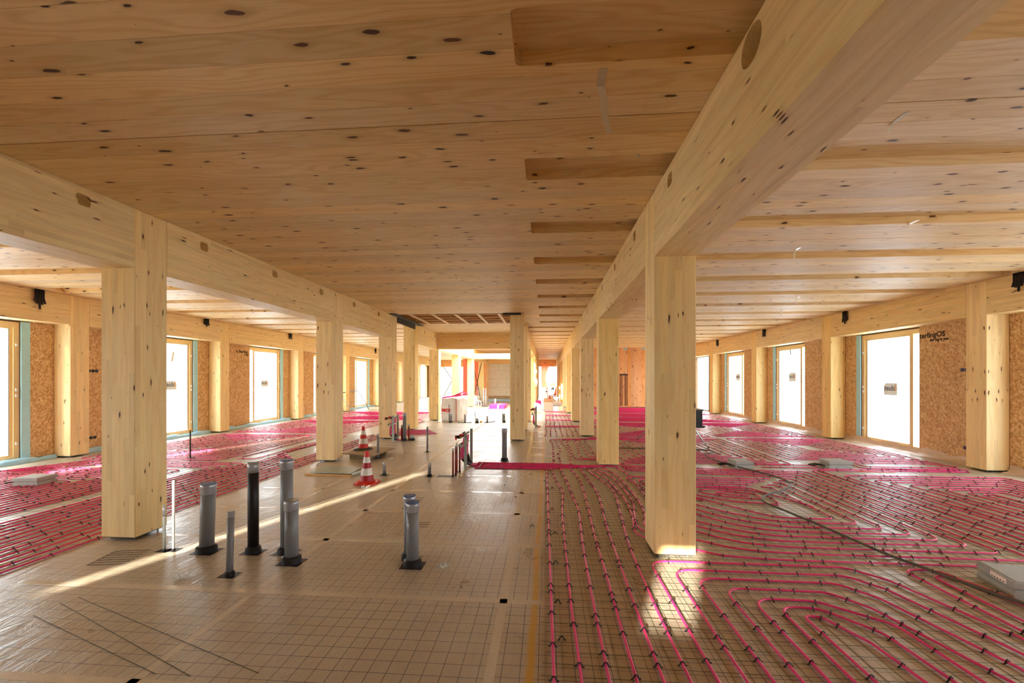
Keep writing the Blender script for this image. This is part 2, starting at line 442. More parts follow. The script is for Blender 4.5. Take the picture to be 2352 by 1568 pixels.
for i in range(NB):
    y0 = b0 + i * BW; y1 = y0 + BW - (.010 if (i + 1) % 13 == 0 else .002)
    if y1 < Y0: continue
    for bi, bay in enumerate(bays):
        by = bay
        if bi == 1 and y0 > 12.9: by = (-4.2, 1.15, -.72, 1.15)
        if bi == 2 and y0 > 24.2: continue
        if y0 < 12.6:
            mb = MB(); plank_mb(y0, y1, by, mb, random.uniform(0, .0008))
            c = ((bay[0] + bay[1]) / 2, y0, CZ)
            o = mb.build('ceiling_plank', M['plank'], ceil)
            # own origin so that every board shows its own grain
            for v in o.data.vertices: v.co -= Vector(c)
            o.location = c
        else:
            mb = far.setdefault(bi, MB()); plank_mb(y0, y1, by, mb, random.uniform(0, .0015))
for bi, mb in far.items():
    o = mb.build('far_ceiling_planks', M['plank'], ceil, kind='stuff')
for s in SLOTS:
    for bi, bay in enumerate(bays):
        if bi == 2 and s > 24.2: continue
        if s < Y0 + .5: continue
        sa = bay[2] if not (bi == 1 and s > 12.9) else -.72
        mb = MB().box(sa, bay[3], s - SW, s - SW / 2 - .001, CZ + .08, CZ + .1).box(sa, bay[3], s - SW / 2 + .001, s, CZ + .0805, CZ + .1)
        if bi == 1:   # the cutter leaves rounded corners
            for yy, sg in ((s, -1), (s - SW, 1)):
                r = .035; pts = [(sa, yy)]
                for q in range(6):
                    a = PI / 2 * q / 5
                    pts.append((sa + r - r * math.sin(a), yy + sg * (r - r * math.cos(a))))
                pts = [(sa, yy)] + pts[1:]
                if sg > 0: pts = pts[::-1]
                mb.prism(pts, CZ + .0002, CZ + .08)
        c = ((sa + bay[3]) / 2, s, CZ)
        o = mb.build('recess_board', M['plank'], ceil)
        for v in o.data.vertices: v.co -= Vector(c)
        o.location = c
# unseen roof deck over the boards, added to block light from above
rf = MB()
rf.box(-10.2, -4.02, Y0 - .2, FY, CZ + .12, CZ + .4)
rf.box(-4.02, -.86, Y0 - .2, 10.88, CZ + .12, CZ + .4).box(-4.02, -.86, 12.94, ATR[0], CZ + .12, CZ + .4).box(-4.02, -.86, ATR[1], FY, CZ + .12, CZ + .4)
rf.box(-.86, 8.2, Y0 - .2, FY, CZ + .12, CZ + .4)
rf.box(-4.2, -.7, 10.7, 13.1, CZ + .75, CZ + .8).box(-4.2, -4.02, 10.7, 13.1, CZ + .4, CZ + .75).box(-.86, -.7, 10.7, 13.1, CZ + .4, CZ + .75).box(-4.2, -.7, 10.7, 10.88, CZ + .4, CZ + .75).box(-4.2, -.7, 12.94, 13.1, CZ + .4, CZ + .75)
rf.build('light_block_deck', M['roof'], kind='structure', loc=(0, 0, 0))

# ---- columns
def column(x, y, label, beamtop=True, group=None, plate=True, zt=CZ):
    t = thing('timber_column', (x + CW / 2, y + CW / 2, 0), label, 'column', group)
    c = .006
    x1, y1 = x + CW, y + CW
    poly = [(x + c, y), (x1 - c, y), (x1, y + c), (x1, y1 - c), (x1 - c, y1), (x + c, y1), (x, y1 - c), (x, y + c)]
    MB().prism(poly, .036, zt - .004).build('post', M['post'], t)
    b = MB().box(x + .01, x1 - .01, y + .01, y1 - .01, .026, .0365)
    b.build('base_plate', M['dark'], t)
    f = MB().box(x + .11, x1 - .11, y + .11, y1 - .11, .0, .026)
    f.build('shim_block', M['dark'], t)
    if y < 13:
        for sx, sy in ((.06, .05), (CW - .06, .05), (.06, CW - .05), (CW - .06, CW - .05)):
            MB().cyl((x + sx, y + sy, 0), (x + sx, y + sy, .03), .008, 6).build('levelling_bolt', M['alu'], t)
    return t
def oname(k): return ORD[k]
rows = {}
for k, y in enumerate(YK):
    if k == 0: continue
    column(XR, y, ['large pale spruce column right of the yellow floor line, sunlit at its foot'][0] if k == 1 else
           'spruce column in the right-hand girder row, %s behind the sunlit column' % oname(k - 2))
LY = [(3.89, 'large pale spruce column at left with two thin pipes beside its foot'), (7.86, 'spruce column behind the grey hatch sheet, next to the rear traffic cone'),
      (10.94, 'spruce column beside the pink manifold pipes, left side of the ceiling shaft'), (12.92, 'spruce column under the far left corner of the ceiling shaft'),
      (15.84, 'spruce column touching the big white bag')]
for y, l in LY: column(XL, y, l)
for k, y in enumerate(YK):
    if y > 16: column(XL, y, 'spruce column of the left girder row, %s beyond the white bag' % oname(int(round((y - 15.84) / PITCH)) - 1))
column(XM, 10.88, 'free-standing spruce column running up to the ceiling, right of the ceiling shaft')
column(XM, 12.97, 'spruce column just behind the free-standing one at the corridor edge')
for k, y in enumerate(YK):
    if y > 15: column(XM, y, 'spruce column on the left edge of the far corridor, %s past the shaft' % oname(k - 4))
for k, y in enumerate(YK):
    column(XWR, y, 'spruce column in the right window wall, %s from the camera end' % oname(k)) if y < 24 else None
    column(XWL, y, 'spruce column in the left window wall, %s from the camera end' % oname(k))

# ---- girders with their milled pockets
def girder(name, x0, y0, y1, label, pk=(), z0=BZ, mat='beam', z1=CZ - .002):
    """pk: list of (side, yc, zc, hy, hz, squareness, depth)."""
    x1 = x0 + CW; yc = (y0 + y1) / 2
    t = thing(name, ((x0 + x1) / 2, yc, z0), label, 'beam')
    m = MB()
    m.add([(x0, y0, z0), (x1, y0, z0), (x1, y1, z0), (x0, y1, z0)], [(0, 3, 2, 1)])
    m.add([(x0, y0, z1), (x1, y0, z1), (x1, y1, z1), (x0, y1, z1)], [(0, 1, 2, 3)])
    m.add([(x0, y0, z0), (x1, y0, z0), (x1, y0, z1), (x0, y0, z1)], [(0, 1, 2, 3)])
    m.add([(x0, y1, z0), (x1, y1, z0), (x1, y1, z1), (x0, y1, z1)], [(3, 2, 1, 0)])
    for side, xx, dx in (('l', x0, 1), ('r', x1, -1)):
        ps = sorted([p for p in pk if p[0] == side], key=lambda p: p[1])
        edges = [y0]
        for a, b in zip(ps[:-1], ps[1:]): edges.append((a[1] + b[1]) / 2)
        edges.append(y1)
        if not ps:
            m.add([(xx, y0, z0), (xx, y1, z0), (xx, y1, z1), (xx, y0, z1)], [(0, 3, 2, 1) if dx < 0 else (0, 1, 2, 3)]); continue
        for p, ya, yb in zip(ps, edges[:-1], edges[1:]):
            _, py, pz, hy, hz, sq, dep = p
            cor = [(ya, z0), (yb, z0), (yb, z1), (ya, z1)]
            angs = sorted(set([math.atan2(c[1] - pz, c[0] - py) % (2 * PI) for c in cor] + [2 * PI * q / 24 for q in range(24)]))
            out, inn = [], []
            for a in angs:
                ca, sa = math.cos(a), math.sin(a)
                tt = min([( (yb if ca > 0 else ya) - py) / ca if abs(ca) > 1e-6 else 1e9, ((z1 if sa > 0 else z0) - pz) / sa if abs(sa) > 1e-6 else 1e9])
                out.append((py + ca * tt, pz + sa * tt))
                rr = 1 / ((abs(ca) / hy) ** sq + (abs(sa) / hz) ** sq) ** (1 / sq)
                rr = min(rr, tt * .98)
                inn.append((py + ca * rr, pz + sa * rr))
            n = len(angs)
            vs = [(xx, a, b) for a, b in out] + [(xx, a, b) for a, b in inn] + [(xx + dx * dep, a, b) for a, b in inn]
            fs = []
            for k in range(n):
                j = (k + 1) % n
                q = [(k, j, n + j, n + k), (n + k, n + j, 2 * n + j, 2 * n + k)]
                fs += [tuple(reversed(z)) if dx > 0 else z for z in q]
            fs.append(tuple(range(2 * n, 3 * n))[::-1] if dx > 0 else tuple(range(2 * n, 3 * n)))
            m.add(vs, fs)
    m.build('glulam_body', M[mat], t)
    return t
def pockets(side, y0, y1, big=None):
    out = []
    for s in SLOTS:
        yc = s - SW / 2
        if y0 + .15 < yc < y1 - .15:
            if big and abs(yc - big) < .2: out.append((side, yc, 3.175, .10, .085, 2.2, .3))
            else: out.append((side, yc, 3.155, .06, .05, 5, .12))
    return out
def rowbeams(x, ys, who, side, big=None):
    for i, (a, b) in enumerate(zip(ys[:-1], ys[1:])):
        if b - a < .5: continue
        girder('timber_beam', x, a, b, who % ORD[i], pockets(side, a, b, big) if side else ())
RB = [Y0] + [q for y in YK[1:] for q in (y, y + CW)] + [38.7]
def segs(ys):
    return [(ys[i], ys[i + 1]) for i in range(0, len(ys) - 1, 2)]
for i, (a, b) in enumerate(segs(RB)):
    pk = pockets('l', a, b, 2.1 if i == 0 else None)
    if i == 0: pk += [('l', 1.80, 3.19, .035, .03, 2, .2), ('l', 1.62, 3.2, .03, .026, 2, .2)]
    girder('timber_beam', XR, a, b, 'heavy spruce girder overhead at upper right, with round drilled hole' if i == 0 else
           'right-hand spruce girder, %s span behind the sunlit column' % ORD[i - 1], pk)
LB = [(Y0, 3.89, 'left spruce girder in front of the large left column'), (4.25, 7.86, 'left spruce girder with rounded pockets between first two columns'),
      (8.22, 10.94, 'short left spruce girder ending at the ceiling shaft'), (13.28, 15.84, 'left spruce girder between ceiling shaft and cross beam')]
for a, b, l in LB: girder('timber_beam', XL, a, b, l, pockets('r', a, b))
for k in range(4, 9):
    a = YK[k] + CW; b = YK[k + 1] if k + 1 < len(YK) else 38.7
    girder('timber_beam', XL, a, b, 'left girder of the open courtyard, %s span past the white bag' % ORD[k - 4])
    girder('timber_beam', XM, a, b, 'girder along the left of the far corridor, %s span' % ORD[k - 4])
girder('timber_beam', XM, 13.33, 15.80, 'short corridor girder starting behind the free-standing column')
for k in range(0, 9):
    a = YK[k] + CW; b = YK[k + 1] if k + 1 < len(YK) else 38.7
    if a < 24: girder('timber_beam', XWR, a, min(b, 23.74 if k == 5 else b), 'spruce lintel beam above the right windows, %s bay' % ORD[k])
    girder('timber_beam', XWL, a, b, 'spruce lintel beam above the left windows, %s bay' % ORD[k])
girder('timber_beam', XWL, Y0, YK[0], 'spruce lintel beam over the left windows beside the camera')
girder('timber_beam', XWR, Y0, YK[0], 'spruce lintel beam over the right windows beside the camera')
t = thing('cross_beam', (-2.46, 15.75, BZ), 'wide spruce cross beam closing the middle bay before the courtyard', 'beam')
MB().box(-4.02, -.9, 15.58, 15.94, BZ, CZ - .002).build('glulam_body', M['beamx'], t)
t = thing('cross_beam', (-2.46, 23.9, BZ), 'bright sunlit cross beam on the far side of the courtyard', 'beam')
MB().box(-4.02, -.9, 23.75, 24.1, BZ, 2.99).build('glulam_body', M['beamx'], t)
t = thing('cross_beam', (-2.46, 29.8, 2.6), 'far cross beam resting above the grey block wall', 'beam')
MB().box(-4.02, -.9, 29.7, 29.95, 2.62, 3.0).build('glulam_body', M['beamx'], t)
# roof edge boards around the courtyard
# ---- outer walls, OSB infill and windows
def wall(side, x_in, sgn):
    """x_in: inner face of the OSB; sgn +1 when outside lies at +x."""
    a, b = sorted((x_in, x_in + sgn * .02)); oa, ob = sorted((x_in + sgn * .02, x_in + sgn * .18))
    m = MB()
    m.box(oa, ob, Y0, FY, 2.66, CZ + .3)
    m.box(oa, ob, Y0, FY, -.25, .04)
    ymax = 24 if side == 'right' else FY
    for k in range(-1, 10):
        yc = 3.89 + PITCH * (k - 1)
        # solid piers between the windows
        m.box(oa, ob, yc - .55, yc + 1.50, .04, 2.66)
    m.box(oa, ob, Y0, Y0 + 1.3, .04, 2.66)
    wl = m.build('wall_' + side, M['roof'], kind='structure', loc=(0, 0, 0))
    return wl, a, b
wallL, la, lb = wall('left', -9.88, -1)
wallR, ra, rb = wall('right', 7.84, 1)
wn = [0]
def window(x_in, sgn, ya, yb, glazed=True):
    """frame between ya (near) and yb (far)"""
    wn[0] += 1
    nm = 'window_%d' % wn[0]
    xf0, xf1 = sorted((x_in + sgn * .03, x_in + sgn * .13)); xg = x_in + sgn * .10
    z0, z1 = .05, 2.655
    t = bpy.data.objects.new(nm, None); COL.objects.link(t); t.location = ((xf0 + xf1) / 2, (ya + yb) / 2, z0); t['_o'] = tuple(t.location); t['kind'] = 'structure'
    fw = .095; mu = ya + .44
    MB().box(xf0, xf1, ya, ya + fw, z0, z1).build('frame_jamb', M['frame'], t)
    MB().box(xf0, xf1, yb - fw, yb, z0, z1).build('frame_jamb', M['frame'], t)
    MB().box(xf0, xf1, ya + fw, yb - fw, z1 - .10, z1).build('frame_head', M['frame'], t)
    MB().box(xf0, xf1, ya + fw, yb - fw, z0, z0 + .085).build('frame_sill', M['frame'], t)
    MB().box(xf0, xf1, mu, mu + .085, z0 + .085, z1 - .10).build('mullion', M['frame'], t)
    # slim inner sash round the large light
    s0, s1 = sorted((x_in + sgn * .055, x_in + sgn * .115))
    m = MB(); yA, yB, zA, zB = mu + .085, yb - fw, z0 + .085, z1 - .10
    m.box(s0, s1, yA, yA + .03, zA, zB).box(s0, s1, yB - .045, yB, zA, zB).box(s0, s1, yA + .03, yB - .045, zA, zA + .03).box(s0, s1, yA + .03, yB - .045, zB - .03, zB)
    m.build('sash', M['frame'], t)
    g = MB().box(s0 + .004, s1 - .004, yA + .03, yA + .042, zA + .03, zB - .03).box(s0 + .004, s1 - .004, yB - .057, yB - .045, zA + .03, zB - .03)
    g.build('glazing_gasket', M['greylt'], t)
    if glazed: MB().box(xg - .002, xg + .002, yA + .03, yB - .045, zA + .03, zB - .03).build('pane', M['pane'], t)
    if glazed: MB().box(xg - .002, xg + .002, ya + fw, mu, z0 + .085, z1 - .10).build('pane', M['pane'], t)
    for hz in (.35, 1.25, 1.36, 2.2):
        MB().box(*sorted((x_in + sgn * .012, x_in + sgn * .03)), yb - .07, yb - .035, hz, hz + .05).build('hinge_cap', M['white'], t)
    return t, xg
def text(body, size, mat, name, parent, mtx, bold=0.0, ext=.0006, xscale=1.0, shear=0.0):
    cu = bpy.data.curves.new(name, 'FONT'); cu.body = body; cu.size = size; cu.extrude = ext; cu.offset = bold; cu.align_x = 'LEFT'; cu.shear = shear
    cu.resolution_u = 3
    tmp = bpy.data.objects.new('t', cu); COL.objects.link(tmp)
    dg = bpy.context.evaluated_depsgraph_get(); dg.update()
    me = bpy.data.meshes.new_from_object(tmp.evaluated_get(dg)); bpy.data.objects.remove(tmp)
    L = Vector(parent.get('_o', (0, 0, 0)))
    for v in me.vertices:
        v.co = mtx @ Vector((v.co.x * xscale, v.co.y, v.co.z)) - L
    me.materials.clear(); me.materials.append(mat)
    o = bpy.data.objects.new(name, me); COL.objects.link(o); o.parent = parent; o['_o'] = tuple(L)
    return o
def fmtx(org, ux, uy):
    ux = Vector(ux); uy = Vector(uy); uz = ux.cross(uy)
    return Matrix(((ux.x, uy.x, uz.x, org[0]), (ux.y, uy.y, uz.y, org[1]), (ux.z, uy.z, uz.z, org[2]), (0, 0, 0, 1)))
stick = {}
for side, x_in, sgn, wl in (('left', -9.88, -1, wallL), ('right', 7.84, 1, wallR)):
    for k in range(0, 9):
        yc = YK[k]; o0 = yc + CW
        if side == 'right' and k > 4: continue
        if k > 7: continue
        xa, xb = sorted((x_in, x_in + sgn * .02))
        p = MB().box(xa, xb, o0, yc + 1.75, .07, BZ).build('osb_panel', M['osb'], wl)
        q = MB().box(xa, xb, yc + 3.57, yc + PITCH, .07, BZ).build('osb_panel', M['osb'], wl)
        MB().box(*sorted((x_in - sgn * .004, x_in + sgn * .05)), yc + 3.43, yc + 3.57, .05, 2.67).build('sealing_tape', M['cyan'], wl)
        # a second board joint near the top
        MB().box(*sorted((x_in - sgn * .003, x_in)), yc + CW, yc + 1.75, 2.28, BZ - .002).build('osb_top_strip', M['osb'], wl)
        wt, xg = window(x_in, sgn, yc + 1.50, yc + 3.43, k > 0)  # nearest pair, out of view, left without panes to let in more light
        stick[(side, k)] = (wt, xg, yc)
# stickers on the panes, printed side outward so they read mirrored from indoors
for (side, k), (wt, xg, yc) in stick.items():
    if k not in (1, 2, 3, 4) or (side == 'left' and k == 4 and False): continue
    sgn = 1 if side == 'right' else -1
    ys0 = {('right', 2): 10.30, ('right', 3): 14.22, ('right', 4): 18.1, ('left', 2): 10.45, ('left', 3): 14.29}.get((side, k))
    if ys0 is None: continue
    xs = xg - sgn * .004; zA, zB = (1.21, 1.49) if side == 'right' else (1.29, 1.53)
    if side == 'right' and k > 2: zA, zB = 1.5, 1.78
    ys1 = ys0 + .38
    pts = [(ys0, zA), (ys1, zA), (ys1, zB - .05), (ys1 - .06, zB), (ys0, zB)]
    m = MB(); vs = [(xs, a, b) for a, b in pts] + [(xs - sgn * .001, a, b) for a, b in pts]
    m.add(vs, [(0, 1, 2, 3, 4), (9, 8, 7, 6, 5)] + [(i, (i + 1) % 5, 5 + (i + 1) % 5, 5 + i) for i in range(5)])
    st = m.build('sticker', M['sticker'], wt)
    # seen from inside: on the right wall y falls to the viewer's right; mirrored text runs right to left
    ux = (0, 1, 0) if side == 'right' else (0, -1, 0)
    if side == 'right':
        org = (xs - .002, ys0 + .07, zA + .11)
        text('duet', .17, M['greyink'], 'sticker_word', st, fmtx(org, (0, 1, 0), (0, 0, 1)), bold=.004)
        text('d', .22, M['orangeink'], 'sticker_emblem', st, fmtx((xs - .002, ys0 + .012, zA + .105), (0, 1, 0), (0, 0, 1)), bold=.003, xscale=.6)
    else:
        text('duet', .17, M['greyink'], 'sticker_word', st, fmtx((xs + .002, ys1 - .07, zA + .09), (0, -1, 0), (0, 0, 1)), bold=.004)
        text('d', .22, M['orangeink'], 'sticker_emblem', st, fmtx((xs + .002, ys1 - .012, zA + .085), (0, -1, 0), (0, 0, 1)), bold=.003, xscale=.6)
for side, k, y, z, hh in (('left', 2, 10.69, 2.05, .26), ('right', 3, 14.5, 2.36, .22), ('right', 4, 18.3, 2.4, .2)):
    wt, xg, yc = stick[(side, k)]; sgn = 1 if side == 'right' else -1
    MB().bar((xg - sgn * .004, y, z), (xg - sgn * .004, y + .05, z + hh), .06, .002, up=(1, 0, 0)).build('tape_scrap', M['greyink'] if side == 'right' else M['mask'], wt)
# printing on the OSB boards
po = [o for o in wallR.children if o.name.startswith('osb_panel')]
def osb_text(wl, x, sgn, y, z, body, size, ydir):
    text(body, size, M['blackink'], 'board_print', wl, fmtx((x - sgn * .0045, y, z), (0, ydir, 0), (0, 0, 1)), bold=.004)
osb_text(wallR, 7.84, 1, 9.60, 2.435, 'terlingOS', .15, -1)
osb_text(wallR, 7.84, 1, 9.36, 2.355, 'sorengen you', .075, -1)
osb_text(wallL, -9.88, -1, 12.95, 2.43, 'a Sterling', .14, 1)
osb_text(wallL, -9.88, -1, 13.3, 2.35, 'energy', .075, 1)
# flush socket boxes
def sockets(name, x, sgn, pts, label, mat):
    t = thing(name, (x, pts[0][0], pts[0][1]), label, 'socket box')
    for y, z in pts:
        m = MB(); m.tube([(x + sgn * .03, y, z), (x - sgn * .012, y, z)], .034, 14)
        b = m.build('box_ring', mat, t)
    return t
M['bluebox'] = plain('blue_black_plastic', srgb(34, 38, 92), .4, .5)
sockets('socket_box', -9.88, -1, [(8.52, 1.76), (8.60, 1.76), (8.68, 1.76)], 'row of three black socket boxes high on left OSB panel', M['black'])
sockets('socket_box', -9.88, -1, [(8.56, .305), (8.64, .305)], 'pair of black socket boxes low on left OSB panel', M['black'])
sockets('socket_box', -9.88, -1, [(12.62, 1.77)], 'single black socket box beside the second left wall column', M['black'])
sockets('socket_box', 7.84, 1, [(8.60, 1.76), (8.68, 1.76)], 'pair of dark blue socket boxes high on right OSB panel', M['bluebox'])
sockets('socket_box', 7.84, 1, [(8.62, .3)], 'single dark blue socket box low on right OSB panel', M['bluebox'])
# edge membranes along the foot of the outer walls
def edge_strip(side, x_in, sgn, y0, y1, i):
    m = MB(); n = 26; prof = ([(.015, .14), (.02, .075), (.05, .03), (.13, .012), (.16, .003)] if side == 'right' else [(.012, .05), (.03, .085), (.07, .09), (.10, .05), (.115, .004)])
    vs = []; fs = []
    rng = random.Random(i * 7 + (side == 'left'))
    ph = rng.uniform(0, 6)
    for a in range(n + 1):
        y = y0 + (y1 - y0) * a / n; wv = 1 + .22 * math.sin(a * .9 + ph) + .12 * math.sin(a * 2.3)
        for d, z in prof: vs.append((x_in - sgn * d * (wv if d > .03 else 1), y, z * (wv if z > .01 else 1)))
    P_ = len(prof)
    for a in range(n):
        for b in range(P_ - 1):
            q = (a * P_ + b, (a + 1) * P_ + b, (a + 1) * P_ + b + 1, a * P_ + b + 1); fs.append(q)
    m.add(vs, fs, 0, True)
    o = m.build('baseboard_' + side, M['beigefilm'] if side == 'right' else M['bluefilm'], kind='structure', loc=(x_in, y0, 0))
    return o
for k in range(0, 8):
    y = YK[k]
    edge_strip('left', -9.88, -1, y + CW + .02, y + PITCH - .02, k)
    if k < 5: edge_strip('right', 7.84, 1, y + CW + .02, y + PITCH - .02, k)

# ---- partition of upright planks across the right bay
wb = bpy.data.objects.new('wall_back', None); COL.objects.link(wb); wb['kind'] = 'structure'; wb['_o'] = (0, 0, 0)
x = 1.34; i = 0
while x < 7.84:
    wd = min(random.choice((.14, .18, .2, .22)), 7.84 - x)
    if wd < .03: break
    o = MB().box(x, x + wd - .003, 23.76 + random.uniform(0, .003), 23.86, .03, CZ).build('wall_plank', M['wallplank'], wb)
    c = Vector((x, 23.8, 0))
    for v in o.data.vertices: v.co -= c
    o.location = c
    x += wd
MB().box(1.33, 7.84, 23.86, 23.9, 0, CZ).build('backing_board', M['roof'], wb)
t = thing('conduit_riser', (4.28, 23.74, 0), 'row of black conduits and socket boxes on the plank partition', 'conduit')
for q, xx in enumerate((4.1, 4.19, 4.28, 4.37, 4.46)):
    if q != 2: MB().tube([(xx, 23.742, .1), (xx, 23.742, 1.76)], .014, 6).build('conduit', M['black'], t)
    MB().tube([(xx, 23.762, 1.8), (xx, 23.735, 1.8)], .045, 10).build('socket_box', M['black'], t)
for xx, l in ((4.36, 'left'), (5.34, 'right')):
    t = thing('steel_bracket', (xx, 23.74, 3.2), 'grey steel angle bracket at top of plank partition, %s one' % l, 'bracket')
    MB().box(xx - .12, xx + .12, 23.735, 23.76, 3.14, 3.268).box(xx - .12, xx + .12, 23.64, 23.735, 3.26, 3.268).build('angle_plate', M['alu'], t)

# ---- end walls
we = MB()
we.box(-10.05, 1.4, 38.72, 38.9, 2.65, CZ + .1)
we.box(-6.3, -.6, 38.72, 38.9, 0, 2.65).box(1.04, 1.4, 38.72, 38.9, 0, 2.65)
we.build('wall_end', M['wallplank'], kind='structure', loc=(0, 38.72, 0))
MB().box(1.33, 1.45, 24.0, 38.8, 0, CZ).build('wall_corridor', M['wallplank'], kind='structure', loc=(1.33, 24, 0))
# wall behind the camera, with two open windows the low sun comes through
YB = Y0
wf = MB()
def holes(rects, x0, x1, z0, z1):
    xs = sorted({x0, x1} | {r[0] for r in rects} | {r[1] for r in rects}); zs = sorted({z0, z1} | {r[2] for r in rects} | {r[3] for r in rects})
    for a, b in zip(xs[:-1], xs[1:]):
        for c, d in zip(zs[:-1], zs[1:]):
            if not any(r[0] <= (a + b) / 2 <= r[1] and r[2] <= (c + d) / 2 <= r[3] for r in rects):
                wf.box(a, b, YB - .2, YB, c, d)
def back_open(xa, ya, xb, yb, zl, zh):
    pass
ta = math.tan(AZ); te = math.tan(EL) / math.cos(AZ)
yo = YB - .1
def bx(x, y): return x - (y - yo) * ta
def bz(y, z=0): return z + (y - yo) * te
h1 = (bx(.58, 2.8), bx(.975, 2.8), bz(2.72), bz(3.89, .10))
h2 = (bx(-3.72, 3.2) - .0, bx(-3.72, 3.2) + .24, bz(2.85), bz(7.2))
FILL_ENDW = [(-9.3, -8.2, .1, 2.6), (6.0, 7.4, .1, 2.6)]  # unseen film-covered windows added to bring fill light into the near end
holes([h1, h2] + FILL_ENDW, -10.05, 8.05, -.2, CZ + .3)
wf.build('wall_front', M['roof'], kind='structure', loc=(0, YB, 0))

for a, b, c, d in FILL_ENDW:
    wn[0] += 1
    t = bpy.data.objects.new('window_%d' % wn[0], None); COL.objects.link(t); t.location = (a, YB - .1, c); t['_o'] = tuple(t.location); t['kind'] = 'structure'
    MB().box(a, a + .09, YB - .15, YB - .05, c, d).box(b - .09, b, YB - .15, YB - .05, c, d).box(a + .09, b - .09, YB - .15, YB - .05, c, c + .09).box(a + .09, b - .09, YB - .15, YB - .05, d - .09, d).build('frame', M['frame'], t)
    MB().box(a + .09, b - .09, YB - .102, YB - .098, c + .09, d - .09).build('pane', M['pane'], t)

# ---- shaft opening in the ceiling
t = thing('shaft_framing', (-2.4, 11.9, CZ), 'timber framing of joists and pale battens inside the ceiling opening', 'framing')
for y in (11.25, 11.75, 12.25, 12.7):
    MB().box(-3.97, -.93, y - .03, y + .03, CZ + .02, CZ + .42).build('joist', M['shaft'], t)
for x in (-3.55, -2.95, -2.35, -1.75, -1.2):
    MB().box(x - .035, x + .035, 10.93, 12.9, CZ - .01, CZ + .02).build('batten', M['batten'], t)
MB().box(-3.97, -.93, 12.8, 12.9, CZ + .1, CZ + .45).build('edge_board', M['shaft'], t)
t = thing('steel_angle', (-3.98, 11.9, CZ), 'black steel angle along the left edge of ceiling opening', 'steel angle')
MB().box(-4.02, -3.83, 10.7, 13.3, CZ - .012, CZ - .002).box(-4.02, -4.0, 11.32, 12.9, CZ - .16, CZ - .012).build('angle_leg', M['black'], t)
t = thing('steel_plate', (-.9, 10.86, CZ), 'dark steel plate on top of the free-standing column', 'steel plate')
MB().box(-1.08, -.62, 10.84, 10.88, CZ - .05, CZ - .002).build('plate', M['dark'], t)

# ---- block wall beyond the courtyard
wbk = bpy.data.objects.new('wall_block', None); COL.objects.link(wbk); wbk['kind'] = 'structure'; wbk['_o'] = (0, 0, 0)
zz = [.36, .95, 1.55, 2.15, 2.62]
for r in range(4):
    xo = -4.0 - (.6 if r % 2 else 0); x = xo
    while x < -.55:
        a = max(x, -4.0); b = min(x + 1.25, -.54)
        if b - a > .05: MB().box(a + .004, b - .004, 30.0 + random.uniform(0, .006), 30.24, zz[r] + .005, zz[r + 1] - .005).build('concrete_block', M['concrete'], wbk)
        x += 1.25
MB().box(-4.0, -.54, 30.03, 30.2, .2, 2.62).build('mortar_core', M['board'], wbk)
MB().box(-4.0, -.54, 29.99, 30.2, .1, .36).build('plinth_strip', M['board'], wbk)
MB().box(-4.0, -.54, 29.96, 30.2, .0, .13).build('blue_membrane', M['bluefilm'], wbk)
MB().tube([(-2.0, 29.985, 1.15), (-2.0, 30.01, 1.15)], .13, 18).build('capped_hole', M['concrete'], wbk)

# ---- outdoors
g = MB().box(-150, 150, -120, 260, -.6, -.45)
g.build('ground', M['ground'], kind='structure', loc=(0, 0, 0))
MB().box(8.2, 9.8, Y0, 24, -.45, -.02).build('outdoor_path', M['sand'], kind='structure', loc=(0, 0, 0))
# ================================================================== HEATING PIPES
PR = .0082
def fillet(pts, r, n=5):
    out = [Vector(pts[0])]
    for i in range(1, len(pts) - 1):
        p = Vector(pts[i]); a = Vector(pts[i - 1]) - p; b = Vector(pts[i + 1]) - p
        la, lb = a.length, b.length
        if la < 1e-5 or lb < 1e-5: continue
        a /= la; b /= lb
        ang = a.angle(b, PI)
        if ang > PI - .03: out.append(p); continue
        t = min(r / math.tan(ang / 2), la * .49, lb * .49)
        p0, p2 = p + a * t, p + b * t
        for k in range(n + 1):
            s = k / n
            out.append(p0 * (1 - s) ** 2 + p * 2 * s * (1 - s) + p2 * s * s)
    out.append(Vector(pts[-1])); return out
def smooth(pts, n=4):
    """Catmull-Rom through traced floor points."""
    P = [Vector(p) for p in pts]; P = [P[0] * 2 - P[1]] + P + [P[-1] * 2 - P[-2]]
    out = []
    for i in range(1, len(P) - 2):
        a, b, c, d = P[i - 1:i + 3]
        for k in range(n):
            t = k / n
            out.append(.5 * (2 * b + (c - a) * t + (2 * a - 5 * b + 4 * c - d) * t * t + (3 * b - a - 3 * c + d) * t ** 3))
    out.append(P[-2]); return out
